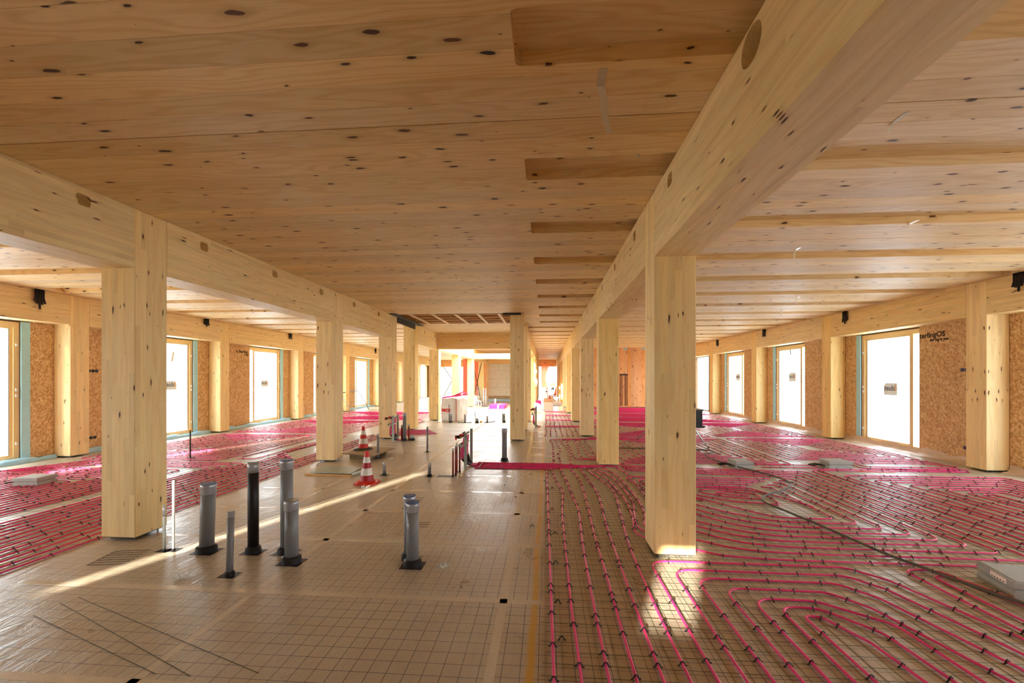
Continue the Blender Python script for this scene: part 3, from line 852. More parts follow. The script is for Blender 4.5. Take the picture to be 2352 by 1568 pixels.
# one clip: a little black arch over the pipe with two splayed feet
def clip_mesh():
    m = MB()
    pts = [(0, -.024, .004), (0, -.016, .003), (0, -.0115, .012), (0, -.0075, .0215), (0, 0, .025), (0, .0075, .0215), (0, .0115, .012), (0, .016, .003), (0, .024, .004)]
    m.tube([(a, b * 1.12, c * 1.08) for a, b, c in pts], .0042, 4)
    me = bpy.data.meshes.new('pipe_clip'); me.from_pydata(m.v, [], m.f); me.materials.append(M['black']); return me
CLIP = clip_mesh()
NCLIP = [0]
def pipe(pts, label, near=True, z=.0125, clip=.29, group=None, rad=PR, clips=True):
    pts = [Vector((p[0], p[1], z if len(p) < 3 else p[2])) for p in pts]
    c = pts[0]
    L = Vector((c.x, c.y, 0))
    o = MB().tube(pts, rad, 8 if near else 5).build('heating_pipe', M['pink'], loc=L)
    tag(o, label, 'heating pipe', group)
    if not clips: return o
    st = MB(); acc = random.uniform(0, clip); nxt = clip * .3
    run = 0.0
    for a, b in zip(pts[:-1], pts[1:]):
        d = b - a; ln = d.length
        if ln < 1e-6: continue
        while run + ln > nxt:
            p = a + d * ((nxt - run) / ln)
            ang = math.atan2(d.y, d.x)
            if p.z < .05:
                zc = p.x * -.0771 + p.y * .997
                sc = 1.0
                if .6 < zc < 7.5 and abs(p.x) < 1.35 * zc and NCLIP[0] < 900 and near:
                    q = bpy.data.objects.new('pipe_clip', CLIP); COL.objects.link(q); q.parent = o
                    q.location = (p.x - L.x, p.y - L.y, p.z - .0125); q.rotation_euler = (0, 0, ang + random.uniform(-.15, .15)); NCLIP[0] += 1
                else:
                    ca, sa = math.cos(ang), math.sin(ang)
                    st.bar((p.x - sa * -.018, p.y + ca * -.018, p.z + .003), (p.x - sa * .018, p.y + ca * .018, p.z + .003), .008, .018)
            nxt += clip * random.choice((.35, .8, 1.0, 1.0, 1.2, 1.35))
        run += ln
    if st.v: st.build('pipe_clips', M['black'], o, kind='stuff')
    return o
# -- straight runs from the manifold strip towards the camera (traced on the floor)
S0 = 7.5
def strip(j): return S0 + .037 * j
def jit(v, a=.012): return v + random.uniform(-a, a)
FAN = {0: [(.02, 7.42), (.03, 6.2), (.035, 5), (.04, 3.6), (.045, 2.2), (.05, -.8)],
       1: [(.11, 7.44), (.17, 6.6), (.24, 6.0), (.20, 5.1), (.19, 4.2), (.18, 3.0), (.19, 2.26), (.2, -.8)],
       2: [(.27, 7.45), (.33, 6.6), (.36, 5.9), (.40, 5.2), (.36, 4.2), (.34, 3.2), (.335, 2.2), (.34, -.8)],
       3: [(.45, 7.46), (.53, 6.7), (.53, 5.5), (.5, 4.5), (.49, 3.4), (.48, 2.28), (.48, -.8)],
       4: [(.62, 7.50), (.68, 6.6), (.72, 5.9), (.66, 4.7), (.63, 3.4), (.62, 2.29), (.62, -.8)],
       5: [(.72, 7.5), (.86, 6.8), (.96, 6.1), (.88, 5.1), (.80, 4.2), (.77, 3.3), (.76, 2.3), (.76, -.8)]}
for k, pts in FAN.items():
    s = strip(k)
    full = [(-1.26, s), (pts[0][0] - .1, s), (pts[0][0] - .03, s - .02)] + pts
    pipe(smooth(full, 5), 'pink heating pipe from manifold strip, %s run right of yellow floor line' % ORD[k])
# -- seven nested bends in front of the sunlit column
ux = [.91, 1.06, 1.20, 1.35, 1.49, 1.62, 1.73]; uy = [3.80, 3.64, 3.50, 3.35, 3.21, 3.11, 3.00]
rx = [2.50, 2.40, 2.24, 2.08, 1.92, 1.88, 1.83]; re_ = [2.88, 2.72, 2.57, 2.42, 2.27, 2.12, 1.97]
for i in range(7):
    w_ = uy[i]
    p = [(ux[i], -.8), (ux[i] - .005, 2.2), (ux[i] - .01, w_), (rx[i], w_ - .01)]
    if i < 4: p += [((rx[i] + re_[i]) / 2, w_ - .22), (re_[i] + .02, w_ - .95), (re_[i] + .10, 1.6), (re_[i] + .12, -.8)]
    else: p += [(re_[i] - .02, w_ - .28), (re_[i] + .03, 2.2), (re_[i] + .06, -.8)]
    pipe(fillet(p, .16 if i < 6 else .06, 6), 'pink pipe bend before the sunlit column, %s of the nested bends counted inward' % ORD[i])
for i, (x, y) in enumerate(((2.97, 3.79), (3.11, 3.68))):
    p = [(x + .12, -.8), (x + .05, 2.2), (x - .02, y), (x + .25 - .1 * i, y + .0), (x + .42, y - .55), (x + .78, y - 1.0), (x + 1.5, y - 1.5), (x + 2.4, y - 1.7)] if i == 0 else \
        [(x + .12, -.8), (x + .05, 2.2), (x - .02, y), (x + .14, y + .0), (x + .22, y - .4), (x + .42, y - .9), (x + 1.2, y - 1.55), (x + 2.4, y - 1.85)]
    pipe(fillet(p, .11, 6), 'pink pipe hairpin beside the dark hose and floor box, %s one' % ('outer', 'inner')[i])
# -- spirals behind the sunlit column
ent = [(.99, 4.33), (1.03, 4.49), (1.07, 4.67), (1.14, 5.0)]
fanB = [[(.82, 7.5), (.96, 6.9), (1.02, 6.2), (1.04, 5.6), (1.0, 5.0), (.93, 4.55), (.99, 4.36), (1.2, 4.22)],
        [(.90, 7.52), (1.06, 7.0), (1.12, 6.3), (1.12, 5.6), (1.02, 5.0), (.99, 4.65), (1.07, 4.5), (1.3, 4.42)],
        [(1.02, 7.62), (1.16, 7.1), (1.2, 6.3), (1.2, 5.5), (1.14, 5.0), (1.07, 4.75), (1.12, 4.66), (1.35, 4.62)],
        [(1.25, 7.62), (1.36, 7.2), (1.36, 6.4), (1.34, 5.7), (1.27, 5.25), (1.22, 5.0), (1.32, 4.86), (1.5, 4.78)]]
sb = [[(1.38, 4.09), (1.6, 3.96), (2.0, 3.91), (2.4, 3.90)], [(1.46, 4.34), (1.75, 4.15), (2.1, 4.07), (2.5, 4.05)], [(1.54, 4.57), (1.85, 4.32), (2.2, 4.22), (2.6, 4.20)],
      [(1.62, 4.73), (1.9, 4.5), (2.25, 4.37), (2.6, 4.35)], [(1.66, 4.91), (1.95, 4.66), (2.3, 4.51), (2.7, 4.49)], [(1.74, 5.16), (2.05, 4.82), (2.4, 4.65), (2.8, 4.63)],
      [(1.81, 5.35), (2.1, 5.02), (2.5, 4.8), (2.9, 4.78)], [(1.87, 5.56), (2.2, 5.2), (2.55, 4.97), (2.9, 4.93)], [(1.99, 5.9), (2.3, 5.48), (2.6, 5.14), (2.85, 5.08)]]
cx = [4.42, 4.28, 4.15, 4.02, 3.88, 3.74, 3.58, 3.43, 3.27]
yf = [7.62, 7.48, 7.34, 7.2, 7.06, 6.92, 6.78, 6.64, 6.5]
for i in range(9):
    yt = sb[i][-1][1]
    head = []
    if i < 4:
        head = [(-1.26, strip(6 + i)), (fanB[i][0][0] - .15, strip(6 + i))] + fanB[i]
    else:
        xl = 1.30 + .16 * (i - 4)
        head = [(cx[i] - .35, yf[i] - .02), (xl + .3, yf[i] - .03), (xl + .02, yf[i] - .1), (xl, yf[i] - .28), (xl + .1, yf[i] - .62 - .02 * i), (sb[i][0][0] - .12, sb[i][0][1] + .16)]
    body = smooth(head + sb[i], 4)
    tail = fillet([sb[i][-1], (cx[i], yt), (cx[i], yf[i]), (cx[i] - .3, yf[i])], .13, 6)
    lab = 'pink pipe turning right behind the sunlit column, %s line back from it' % ORD[i]
    if i < 4: tail = tail[:-1] + smooth([(cx[i] - .35, yf[i] + .01), (2.8, yf[i] + .12), (1.5, yf[i] + .28), (1.42, yf[i] + .6)], 5)
    else: tail = tail[:-1]
    pipe([tuple(v)[:2] for v in body] + [tuple(v)[:2] for v in tail[1:]], lab)
# small closed eye inside that spiral
EYE = [(3.3, 5.55), (2.95, 6.40), (2.15, 6.44), (1.95, 6.25), (2.05, 5.98), (2.4, 5.72), (2.95, 5.6), (3.02, 6.22), (2.5, 6.33), (2.2, 6.28), (2.14, 6.12), (2.45, 5.92), (2.85, 5.84), (2.88, 6.1), (2.5, 6.22), (2.32, 6.14), (2.5, 6.04), (2.75, 6.0)]
pipe(fillet(EYE, .09, 5), 'pink pipe eye in the middle of the spiral behind the sunlit column')
# -- runs further right
for i, x in enumerate((4.56, 4.70)):
    pipe(fillet([(x + .05, -.6), (x, 3.0), (x, 7.76 + .1 * i), (x + 2.6 - .2 * i, 7.8 + .12 * i)], .12), 'pink pipe run crossing the right floor lengthwise, %s between the two nests' % ('first', 'second')[i])
ex = [4.84, 4.99, 5.10, 5.23, 5.40, 5.53, 5.68, 5.84, 5.96]; ey = [7.37, 7.22, 7.07, 6.93, 6.80, 6.65, 6.54, 6.42, 6.30]
for i in range(9):
    xr = 7.28 - .135 * i
    if i == 8: xr = 6.1
    pipe(fillet([(ex[i] + .04, -.6), (ex[i], 3.2), (ex[i] - .02, ey[i]), (xr, ey[i] + .02), (xr, 3.0), (xr, -.6)], .12 if i < 8 else .05), 'pink pipe bend near the right wall, %s of the far nest counted inward' % ORD[i])
# -- field spirals further back
def spiral(x0, x1, y0, y1, sp=.145, gap=.36, flip=False):
    pts = []; a, b, c, d = x0, x1, y0, y1
    pts.append((a, c))
    while b - a > sp and d - c > sp:
        pts += [(b, c), (b, d), (a, d)]
        c += sp
        pts.append((a, c)); a += sp; b -= sp; d -= sp
        if b - a > sp: pts[-1] = (a - sp, c); pts.append((a - sp, c))
        c += 0
    if flip: pts = [(x0 + x1 - p[0], p[1]) for p in pts]
    q = [pts[0]]
    for p in pts[1:]:
        if (Vector(p) - Vector(q[-1])).length > .02: q.append(p)
    return q
def wob(pts, amp=.02):
    out = []
    for a, b in zip(pts[:-1], pts[1:]):
        a = Vector(a); b = Vector(b); n = max(1, int((b - a).length / .8))
        for k in range(n): out.append(a + (b - a) * k / n + (Vector((random.uniform(-amp, amp), random.uniform(-amp, amp))) if k else Vector((0, 0))))
    out.append(Vector(pts[-1])); return [(p.x, p.y) for p in out]
fields = [(1.5, 4.55, 8.25, 11.55, False, 'right floor left half, behind the spiral with the hose'), (4.75, 7.3, 8.75, 11.7, True, 'right floor right half, round the far floor boxes'),
          (5.6, 7.3, 7.98, 8.62, True, 'right floor between floor box and windows'), (3.85, 4.85, 7.95, 8.2, False, 'right floor between the two grey floor boxes'), (1.5, 4.5, 11.85, 15.5, True, 'right floor left half, second bay back'), (4.65, 7.3, 12.1, 15.6, False, 'right floor right half, second bay back'),
          (1.5, 7.3, 15.95, 19.5, False, 'right floor, third bay back'), (1.5, 7.3, 19.9, 23.4, True, 'right floor, last bay before the plank partition'),
          (-9.2, -6.3, 7.75, 11.5, True, 'left floor by the windows, bay with the yellow-topped rod'), (-6.1, -4.6 - 1.1, 8.0, 11.6, False, 'left floor, narrow strip right of the yellow-topped rod'),
          (-9.2, -5.7, 11.9, 15.5, False, 'left floor, third window bay'), (-9.2, -4.7, 15.95, 19.6, True, 'left floor, bay level with the white bag')]
for (x0, x1, y0, y1, fp, l) in fields:
    pts = spiral(x0, x1, y0, y1, .15, flip=fp)
    pipe(fillet(wob(pts), .09, 3), 'pink heating pipe spiral on the ' + l, near=False, clip=.5)
# -- left floor: long runs along the column row
for j in range(9):
    x = -4.43 - .13 * j
    yend = 12.6 - .3 * j if j > 1 else 15.4 + .3 * j
    pts = [(x, -.8), (x, 3), (x - .005, 6), (x + .005, 9), (x, yend)]
    if j >= 4: pts = [(x, -.8), (x, 6.6), (x - .01, 8.1 + .12 * (j - 4)), (x - .12 - .12 * (8 - j), 8.4 + .12 * (j - 4)), (x - .12 - .1 * (8 - j), 11.4)]
    pipe(wob(fillet(pts, .15), .006), 'pink straight pipe on left floor, %s counted from the left column row' % ORD[j], clip=.34)
# nests that turn before the rod
nx = [-5.57, -5.69, -5.81, -5.93]; ny = [7.55, 7.42, 7.29, 7.16]
lxl = [-9.3, -9.18, -9.06, -8.94]
for i in range(4):
    pipe(fillet([(nx[i] - (.03 if i < 2 else .02), -.8), (nx[i], 5.5), (nx[i], ny[i]), (lxl[i] + .5, ny[i] + .05), (lxl[i], 6.6), (lxl[i], -.8)], .14), 'pink pipe arch on left floor turning before the rod, %s counted inward' % ORD[i], clip=.34)
for i in range(12):
    a = -6.27 - .125 * i; b = -8.82 + .118 * i; y = 6.95 - .11 * i
    if i >= 6 and False: break
    if b - a > -.08: break
    pipe(fillet([(a, -.8), (a, y - 1), (a - .02, y), (b + .02, y + .04), (b, y - 1.2), (b, -.8)], .13), 'pink pipe arch in the left nest around the grey floor box, %s counted inward' % ORD[i], clip=.34)
# -- corridor runs behind the strip
corr = [[(.16, 8.22), (.17, 9.2), (.18, 10.4), (.18, 11.1)], [(.29, 8.25), (.26, 8.9), (.34, 9.6), (.32, 11.1)], [(.48, 8.3), (.52, 9.0), (.48, 10.0), (.42, 11.0)],
        [(1.3, 8.38), (.75, 8.45), (.58, 8.62), (.57, 9.6), (.58, 11.0)], [(1.4, 8.5), (.86, 8.54), (.72, 8.7), (.72, 9.6), (.78, 10.2), (.74, 10.9)],
        [(1.45, 8.7), (1.0, 8.72), (.88, 8.9), (.88, 9.9), (.88, 11.0)], [(1.5, 8.86), (1.15, 8.87), (1.02, 9.1), (1.02, 10.0), (1.0, 11.0)]]
for i, p in enumerate(corr):
    s = strip(13 - min(i, 3))
    pre = [(-1.26, s), (p[0][0] - .12, s), (p[0][0] - .02, s + .06)] if i < 3 else []
    pipe(smooth([tuple(v)[:2] for v in pre + p] + [(1.3, 11.22 + .06 * i), (2.2, 11.3 + .06 * i)], 4), 'pink pipe in corridor behind the manifold strip, %s from the left' % ORD[i], near=False, clip=.3)
for j in (10,):
    pipe(smooth([(-1.26, strip(10)), (.9, strip(10)), (1.3, 7.95), (1.5, 8.1), (2.4, 8.12)], 5), 'pink pipe of the manifold strip that runs on to the second right bay', near=False)
q = 0
for y in (14.05, 16.2, 18.2, 20.2):
    p = []
    for d in range(6): p += [(.0 if d % 2 == 0 else 1.9, y + .05 * d), (1.9 if d % 2 == 0 else .0, y + .05 * d)]
    pipe(fillet(p, .024, 2), 'pink pipe bundle across the far corridor, %s strip back' % ORD[q], near=False, clip=.5); q += 1
for i in range(7):
    x = .02 + .15 * i
    pipe(smooth([(jit(x, .03), 11.7 + .6 * q2) for q2 in range(13)], 3), 'wavy pink pipe in the far corridor, %s from the left' % ORD[i], near=False, clip=.3)
# triangular field left of the shaft columns
for i in range(9):
    pipe([( -3.95 + 0 * i, 11.55 + .16 * i), (-2.95 + .1 * i - .55, 11.95 + .17 * i + .2)] if False else [(-4.35, 11.35 + .17 * i), (-3.1 - .06 * i, 12.05 + .11 * i)], 'short slanting pink pipe beside the shaft columns, %s from the front' % ORD[i], near=False, clip=.3)

# ---- steel wire mats under the pipes
def wires(name, x0, x1, y0, y1, label, sx=.1, sy=.1, n=3, fr=0.0):
    t = thing(name, ((x0 + x1) / 2, (y0 + y1) / 2, 0), label, 'wire mat')
    m = MB(); h = .0011
    x = x0
    while x <= x1:
        m.box(x - h, x + h, y0, y1, .0010, .0030); x += sx
    y = y0
    while y <= y1:
        a = x0 - (random.choice((0, 0, .015, .03)) if fr else 0); yb = y
        segn = max(1, int((x1 - a) / 1.2)); px = a; py = y
        for s in range(segn):
            qx = a + (x1 - a) * (s + 1) / segn; qy = y + random.uniform(-.006, .006)
            m.bar((px, py, .0041), (qx, qy, .0041), .0024, .0022); px, py = qx, qy
        y += sy
    m.build('wires', M['wire'], t, kind='stuff'); return t
wires('wire_mat', .0, 7.35, -.6, 7.4, 'steel wire mat under the pipes on the near right floor', fr=1)
wires('wire_mat', 1.4, 7.35, 7.5, 15.5, 'steel wire mat under the pipes on the middle right floor', sx=.15, sy=.15)
wires('wire_mat', .0, 1.35, 8.05, 21, 'steel wire mat along the far corridor floor', sx=.15, sy=.15)
wires('wire_mat', -9.4, -4.4, -.6, 11.7, 'steel wire mat under the pipes on the left floor', sx=.15, sy=.15)
for i, (x, y, a) in enumerate(((-.14, 4.6, .3), (.10, 2.62, .1), (.09, 3.05, -.2), (.09, 3.7, .2), (.1, 4.4, 0), (.08, 5.2, .3), (.1, 6.2, .1), (-.4, 5.7, 1.2), (-.02, 6.6, .5), (-.25, 7.1, .9), (-.6, 6.3, 2.0))):
    q = bpy.data.objects.new('pipe_clip', CLIP); COL.objects.link(q); q.location = (x, y, 0.0); q.rotation_euler = (0 if i < 7 else 1.2, 0, a + PI / 2)
    tag(q, 'small loose black pipe clip lying on the floor film left of the pipes', 'clip', 'loose clips on the floor')
# ================================================================== THINGS ON THE FLOOR
def stub(name, x, y, h, r, label, mat='grey', cap='foil', tilt=(0, 0), collar=True, hole=True, cat='pipe', n=20, group=None):
    t = thing(name, (x, y, 0), label, cat, group)
    top = (x + tilt[0], y + tilt[1], h)
    MB().tube([(x, y, 0.0), top], r, n).build('pipe_body', M[mat], t)
    if cap in ('foil', 'blue'):
        m = MB(); d = Vector((tilt[0], tilt[1], h)).normalized(); T = Vector(top)
        pts = []; rad = []
        for q, (a, k) in enumerate(((-r * 1.5, 1.04), (-r * 1.2, 1.07), (-r * .9, 1.05), (-r * .6, 1.10), (-r * .35, 1.12), (-.002, 1.10), (.004, 1.04))):
            pts.append(T + d * a); rad.append(r * k + (.0008 * (q % 2)))
        m.tube(pts, rad, n); m.build('foil_wrap', M['tape_grey'], t)
        MB().tube([T + d * .003, T + d * .009], r * 1.06, n).build('end_cap', M['bluecap'] if cap == 'blue' else M['tape_grey'], t)
    elif cap == 'tape':
        MB().tube([(x, y, h - .10), (x, y, h + .003)], r * 1.05, n).build('tape_end', M['tape_grey'], t)
    elif cap == 'metal':
        MB().tube([(x, y, h - .06), (x, y, h + .002)], r * 1.05, n).build('steel_end', M['alu'], t)
    if collar: MB().lathe((x, y, 0), [(r * 1.45, 0.0005, 0), (r * 1.42, min(.05, r), 0), (r * 1.12, min(.062, r * 1.3), 0)], n).build('rubber_collar', M['black'], t)
    if hole:
        s = r + .045
        MB().box(x - s, x + s, y - s * .8, y + s * .8, .0004, .0016).build('cut_out', M['black'], t)
    return t
stub('drain_pipe', -3.12, 3.71, .625, .060, 'stout grey drain pipe with foil cap, next right of the thin white pipe', cap='blue', tilt=(.02, 0))
stub('drain_pipe', -2.68, 3.73, .835, .046, 'tall black pipe with silver tape around its top', mat='black', cap='tape')
stub('drain_pipe', -2.37, 3.75, .845, .054, 'tallest grey drain pipe, right of the black pipe and behind a shorter one', cap='blue')
stub('drain_pipe', -2.20, 3.55, .535, .056, 'short thick grey drain pipe standing in front of the tallest grey one', cap='foil')
stub('drain_pipe', -2.56, 3.28, .515, .026, 'slim grey drain pipe in front of the black pipe', cap='foil', tilt=(.012, 0))
stub('drain_pipe', -1.13, 3.57, .535, .053, 'grey foil-capped drain pipe alone mid floor, front one of two', cap='blue')
stub('drain_pipe', -1.20, 3.70, .555, .050, 'grey drain pipe mostly hidden behind the lone mid-floor pipe', cap='blue', hole=False)
stub('conduit_pipe', -3.53, 3.70, .42, .012, 'thin grey conduit with taped tip at foot of the large left column', mat='greylt', cap='tape', n=10)
stub('conduit_pipe', -3.455, 3.72, .65, .011, 'thin white conduit taller than its grey neighbour by left column', mat='white', cap='none', n=10)
stub('drain_pipe', -2.65, 6.86, .216, .026, 'low grey pipe stub just right of the front traffic cone', cap='metal', n=14)
stub('drain_pipe', -1.89, 6.86, .22, .027, 'low grey pipe stub left of the red pipes', cap='metal', n=14)
stub('drain_pipe', -3.34, 8.31, .49, .025, 'slim grey pipe at the corner of the raised board', cap='metal', n=14)
stub('drain_pipe', -2.55, 9.08, .55, .020, 'slim grey pipe standing alone behind the cones, middle of floor', cap='metal', n=14)
stub('drain_pipe', -.79, 8.24, .62, .049, 'grey drain pipe with blue cap near the free-standing column', cap='blue')
stub('drain_pipe', -3.60, 10.70, .70, .046, 'tall grey pipe between two red-brown pipes by the left manifold', cap='foil', hole=False)
stub('drain_pipe', -3.42, 10.77, .13, .048, 'very short grey pipe stub right of the left manifold pipes', cap='foil', hole=False)
for i, (x, y, h, l) in enumerate(((-1.50, 6.86, .455, 'red-brown pipe with bright steel tip, nearest of the four by the manifold'), (-1.475, 6.95, .49, 'red-brown pipe with bright steel tip, second nearest of the four'),
                                  (-1.50, 7.16, .50, 'red-brown pipe with bright steel tip, rear left of the four'), (-1.455, 7.18, .49, 'red-brown pipe with bright steel tip, rear right of the four'))):
    stub('water_pipe', x, y, h, .0155, l, mat='redpipe', cap='metal', hole=False, n=12)
t = thing('floor_cut_out', (-1.66, 6.87, 0), 'black cut-out in floor film beside the red-brown pipes', 'cut-out')
MB().box(-1.76, -1.5, 6.80, 6.95, .0004, .002).build('opening', M['black'], t); MB().box(-1.79, -1.76, 6.78, 6.96, .0004, .004).build('foil_edge', M['tape_grey'], t)
stub('water_pipe', -3.68, 10.73, .40, .022, 'red-brown pipe with steel tip left of the tall grey pipe', mat='redpipe', cap='metal', hole=False, n=12)
stub('water_pipe', -3.50, 10.73, .42, .022, 'red-brown pipe with steel tip right of the tall grey pipe', mat='redpipe', cap='metal', hole=False, n=12)
far = [(-3.94, 15.37, .66, .012, 'thin grey conduit leaning at the column by the white bag', 'greylt'), (-3.46, 15.18, .66, .012, 'thin dark conduit beside the pipe before the bag', 'dark'),
       (-3.40, 15.18, .31, .045, 'grey pipe stub in front of the white bag', 'grey'), (-2.89, 15.22, .29, .03, 'dark grey pipe stub at the right corner of the bag', 'grey'),
       (-2.44, 15.15, .16, .05, 'short wide grey stub beside a leaning thin rod', 'grey'), (-2.09, 15.29, .23, .03, 'dark grey stub behind a rod lying on the floor', 'grey'),
       (-1.55, 15.45, .33, .012, 'thin dark conduit left of the far right stub', 'dark'), (-1.50, 15.45, .31, .045, 'grey stub nearest the free-standing column in the far row', 'grey')]
for x, y, h, r, l, mt in far: stub('drain_pipe' if r > .02 else 'conduit_pipe', x, y, h, r, l, mat=mt, cap='foil' if r > .02 else 'none', hole=False, n=10)
t = thing('thin_rod', (-2.5, 15.2, 0), 'thin leaning dark rod beside the short wide stub', 'rod'); MB().tube([(-2.49, 15.2, 0), (-2.52, 15.2, .39)], .011, 6).build('rod', M['dark'], t)
for a, b, l in (((-3.14, 15.12), (-2.64, 15.14), 'dark rod lying on floor in front of the bag'), ((-2.17, 15.15), (-1.85, 15.6), 'dark rod lying aslant on floor right of the yellow cap')):
    t = thing('thin_rod', (*a, 0), l, 'rod'); MB().tube([(*a, .012), (*b, .012)], .012, 6).build('rod', M['dark'], t)
t = thing('yellow_stopper', (-2.31, 15.25, 0), 'small round yellow cap on the far floor', 'cap'); MB().lathe((-2.31, 15.25, 0), [(.035, 0, 0), (.045, .03, 0), (.04, .06, 0), (.02, .075, 0)], 14).build('cap_body', M['yellow'], t)
t = thing('marker_rod', (-7.09, 8.02, 0), 'thin upright steel rod with yellow cap on left floor', 'rod')
MB().tube([(-7.09, 8.02, 0), (-7.09, 8.02, .56)], .013, 8).build('rod', M['dark'], t); MB().lathe((-7.09, 8.02, .55), [(.03, 0, 0), (.05, .012, 0), (.05, .025, 0), (.015, .03, 0)], 12).build('yellow_cap', M['yellow'], t); MB().lathe((-7.09, 8.02, 0), [(.05, .004, 0), (.045, .016, 0)], 12).build('foot_plate', M['dark'], t)
t = thing('marker_rod', (-3.03, 25.76, 0), 'white upright rod on the far courtyard floor', 'rod'); MB().tube([(-3.03, 25.76, 0), (-3.03, 25.76, .36)], .06, 8).build('rod', M['white'], t)

# ---- traffic cones
def cone(x, y, label, base='conered', rot=0, z=0, fade=False):
    t = thing('traffic_cone', (x, y, z), label, 'cone')
    H = .49; rb, rt = .115, .025
    def R(h): return rb + (rt - rb) * h / H
    m = MB(); s = .17
    n = 8; poly = [(x + s * c * (1 if abs(abs(c) - abs(d)) > .3 else 1), y + s * d) for c, d in ((1, .62), (.62, 1), (-.62, 1), (-1, .62), (-1, -.62), (-.62, -1), (.62, -1), (1, -.62))]
    m.prism(poly, z + .0005, z + .022)
    m.lathe((x, y, z), [(.155, .022, 0), (.135, .038, 0), (.118, .045, 0)], 24)
    m.build('cone_base', M[base], t)
    dr = 'conered' if fade else 'conedark'
    for nm, h0, h1, mm in (('red_band', .04, .13, dr), ('white_band', .13, .235, 'conewhite'), ('red_band', .235, .315, dr), ('white_band', .315, .40, 'conewhite'), ('red_band', .40, .47, 'conered')):
        MB().lathe((x, y, z), [(R(h0), h0, 0), (R(h1), h1, 0)], 24, cap=False).build(nm, M[mm], t)
    MB().lathe((x, y, z), [(R(.468), .468, 0), (.029, .485, 0), (.024, H, 0), (.015, H, 0), (.015, .44, 0)], 20, cap=False).build('cone_tip', M['conered'], t)
    return t
cone(-2.72, 6.33, 'front traffic cone on the floor, deep red and white stripes')
cone(-3.78, 8.62, 'rear traffic cone on a raised board, dirty grey foot', base='rubber', z=.115, fade=True)
t = thing('raised_board', (-3.7, 8.5, 0), 'worn plywood board on blocks carrying the rear traffic cone', 'board')
MB().prism([(-4.02, 8.19), (-3.32, 8.05), (-3.20, 8.9), (-3.95, 9.1)], .093, .113).build('plywood_sheet', M['board'], t)
MB().box(-3.9, -3.45, 8.25, 8.35, 0, .093).build('support_block', M['board'], t); MB().box(-3.8, -3.35, 8.75, 8.85, 0, .093).build('support_block', M['board'], t)
t = thing('hatch_sheet', (-3.55, 7.0, 0), 'flat grey sheet with wooden lath along its front edge', 'sheet')
MB().prism([(-3.93, 6.86), (-3.2, 6.80), (-3.2, 7.28), (-3.94, 7.38)], .022, .034).build('grey_sheet', M['galv'], t)
MB().bar((-3.96, 6.78, .012), (-3.14, 6.73, .012), .045, .022).build('lath', M['lath'], t)
MB().bar((-3.15, 6.78, .02), (-3.05, 7.28, .02), .05, .035).build('metal_strip', M['alu'], t)
MB().box(-3.8, -3.3, 6.95, 7.2, 0, .022).build('packing_block', M['board'], t)

# ---- manifolds
def manifold(x, y, label, h=.64, n=7, flip=1, k=1.0):
    t = thing('heating_manifold', (x, y, 0), label, 'manifold')
    d = .30 * k
    for yy in (y - d, y + d):
        m = MB(); m.box(x + .0 * flip, x + .035, yy - .02, yy + .02, 0, h).box(x - .012, x, yy - .02, yy - .014, 0, h).box(x - .012, x, yy + .014, yy + .02, 0, h)
        m.build('rail', M['galv'], t)
    for z in (h - .07, h - .24):
        MB().tube([(x - .05, y - d - .09, z), (x - .05, y + d + .03, z)], .021, 10).build('manifold_bar', M['dark' if z > h - .1 else 'alu'], t)
        for q in range(n):
            yy = y - d + 2 * d * (q + .5) / n
            v = MB().tube([(x - .05, yy, z), (x - .05 - .05, yy, z)], .011, 8); v.build('valve_body', M['brass'], t)
            MB().tube([(x - .10, yy, z), (x - .125, yy, z)], .018, 8).build('valve_knob', M['black' if q else 'black'], t)
    MB().tube([(x - .05, y - d - .09, h - .07), (x - .05, y - d - .15, h - .07)], .02, 8).build('ball_valve', M['brass'], t)
    MB().tube([(x - .05, y - d - .06, h - .05), (x - .05, y - d - .06, h - .015)], .036, 10).build('red_cap', M['valvered'], t)
    MB().bar((x - .13, y - d - .14, h - .05), (x - .13, y - d - .14, h - .11), .02, .05).build('red_lever', M['valvered'], t)
    MB().tube([(x - .05, y - d - .12, h - .07), (x - .15, y - d - .12, h - .06)], .026, 8).build('black_knob', M['black'], t)
    for z, off in ((h - .1, -.035), (h - .27, -.07)):
        for q in range(n):
            yy = y - d + 2 * d * (q + .5) / n
            p = smooth([(x + off, yy, z), (x + off - .015, yy, z * .5), (x + off, yy, .16), (x + off + .07, yy * .4 + .6 * (y - .0), .04), (x + off + .2, yy * .3 + .7 * y, .0205)], 4)
            MB().tube(p, .0085, 6).build('feed_pipe', M['pink'], t)
            MB().tube([p[8], p[11], p[13]], .0125, 6).build('guide_bend', M['black'], t)
    return t
manifold(-1.42, 7.77, 'nearest pink-piped heating manifold with red cap, feeding the pink strip')
manifold(-3.85, 10.7, 'heating manifold beside the left shaft column', h=.66, k=.6)
manifold(-.32, 14.1, 'heating manifold in the far corridor before the cardboard box', h=.66)

# ---- dark hose snaking over the right floor
hz = [(1.5, 9.75), (2.5, 9.75), (3.29, 9.66), (3.56, 9.56), (3.56, 9.38), (3.28, 9.05), (3.23, 8.47), (3.46, 7.69), (3.62, 7.28), (3.68, 6.9), (3.60, 6.58), (3.31, 6.26), (2.98, 6.0), (2.83, 5.82), (2.77, 5.58), (2.85, 5.2), (2.95, 4.62), (3.02, 4.12), (3.12, 3.79), (3.21, 3.51), (3.34, 3.2), (3.5, 2.9), (3.7, 2.5)]
o = MB().tube(smooth([(a, b, .033) for a, b in hz], 5), .0125, 8).build('hose', M['hose'], loc=(1.5, 9.75, 0)); tag(o, 'long dark grey hose snaking over the pink pipes', 'hose')

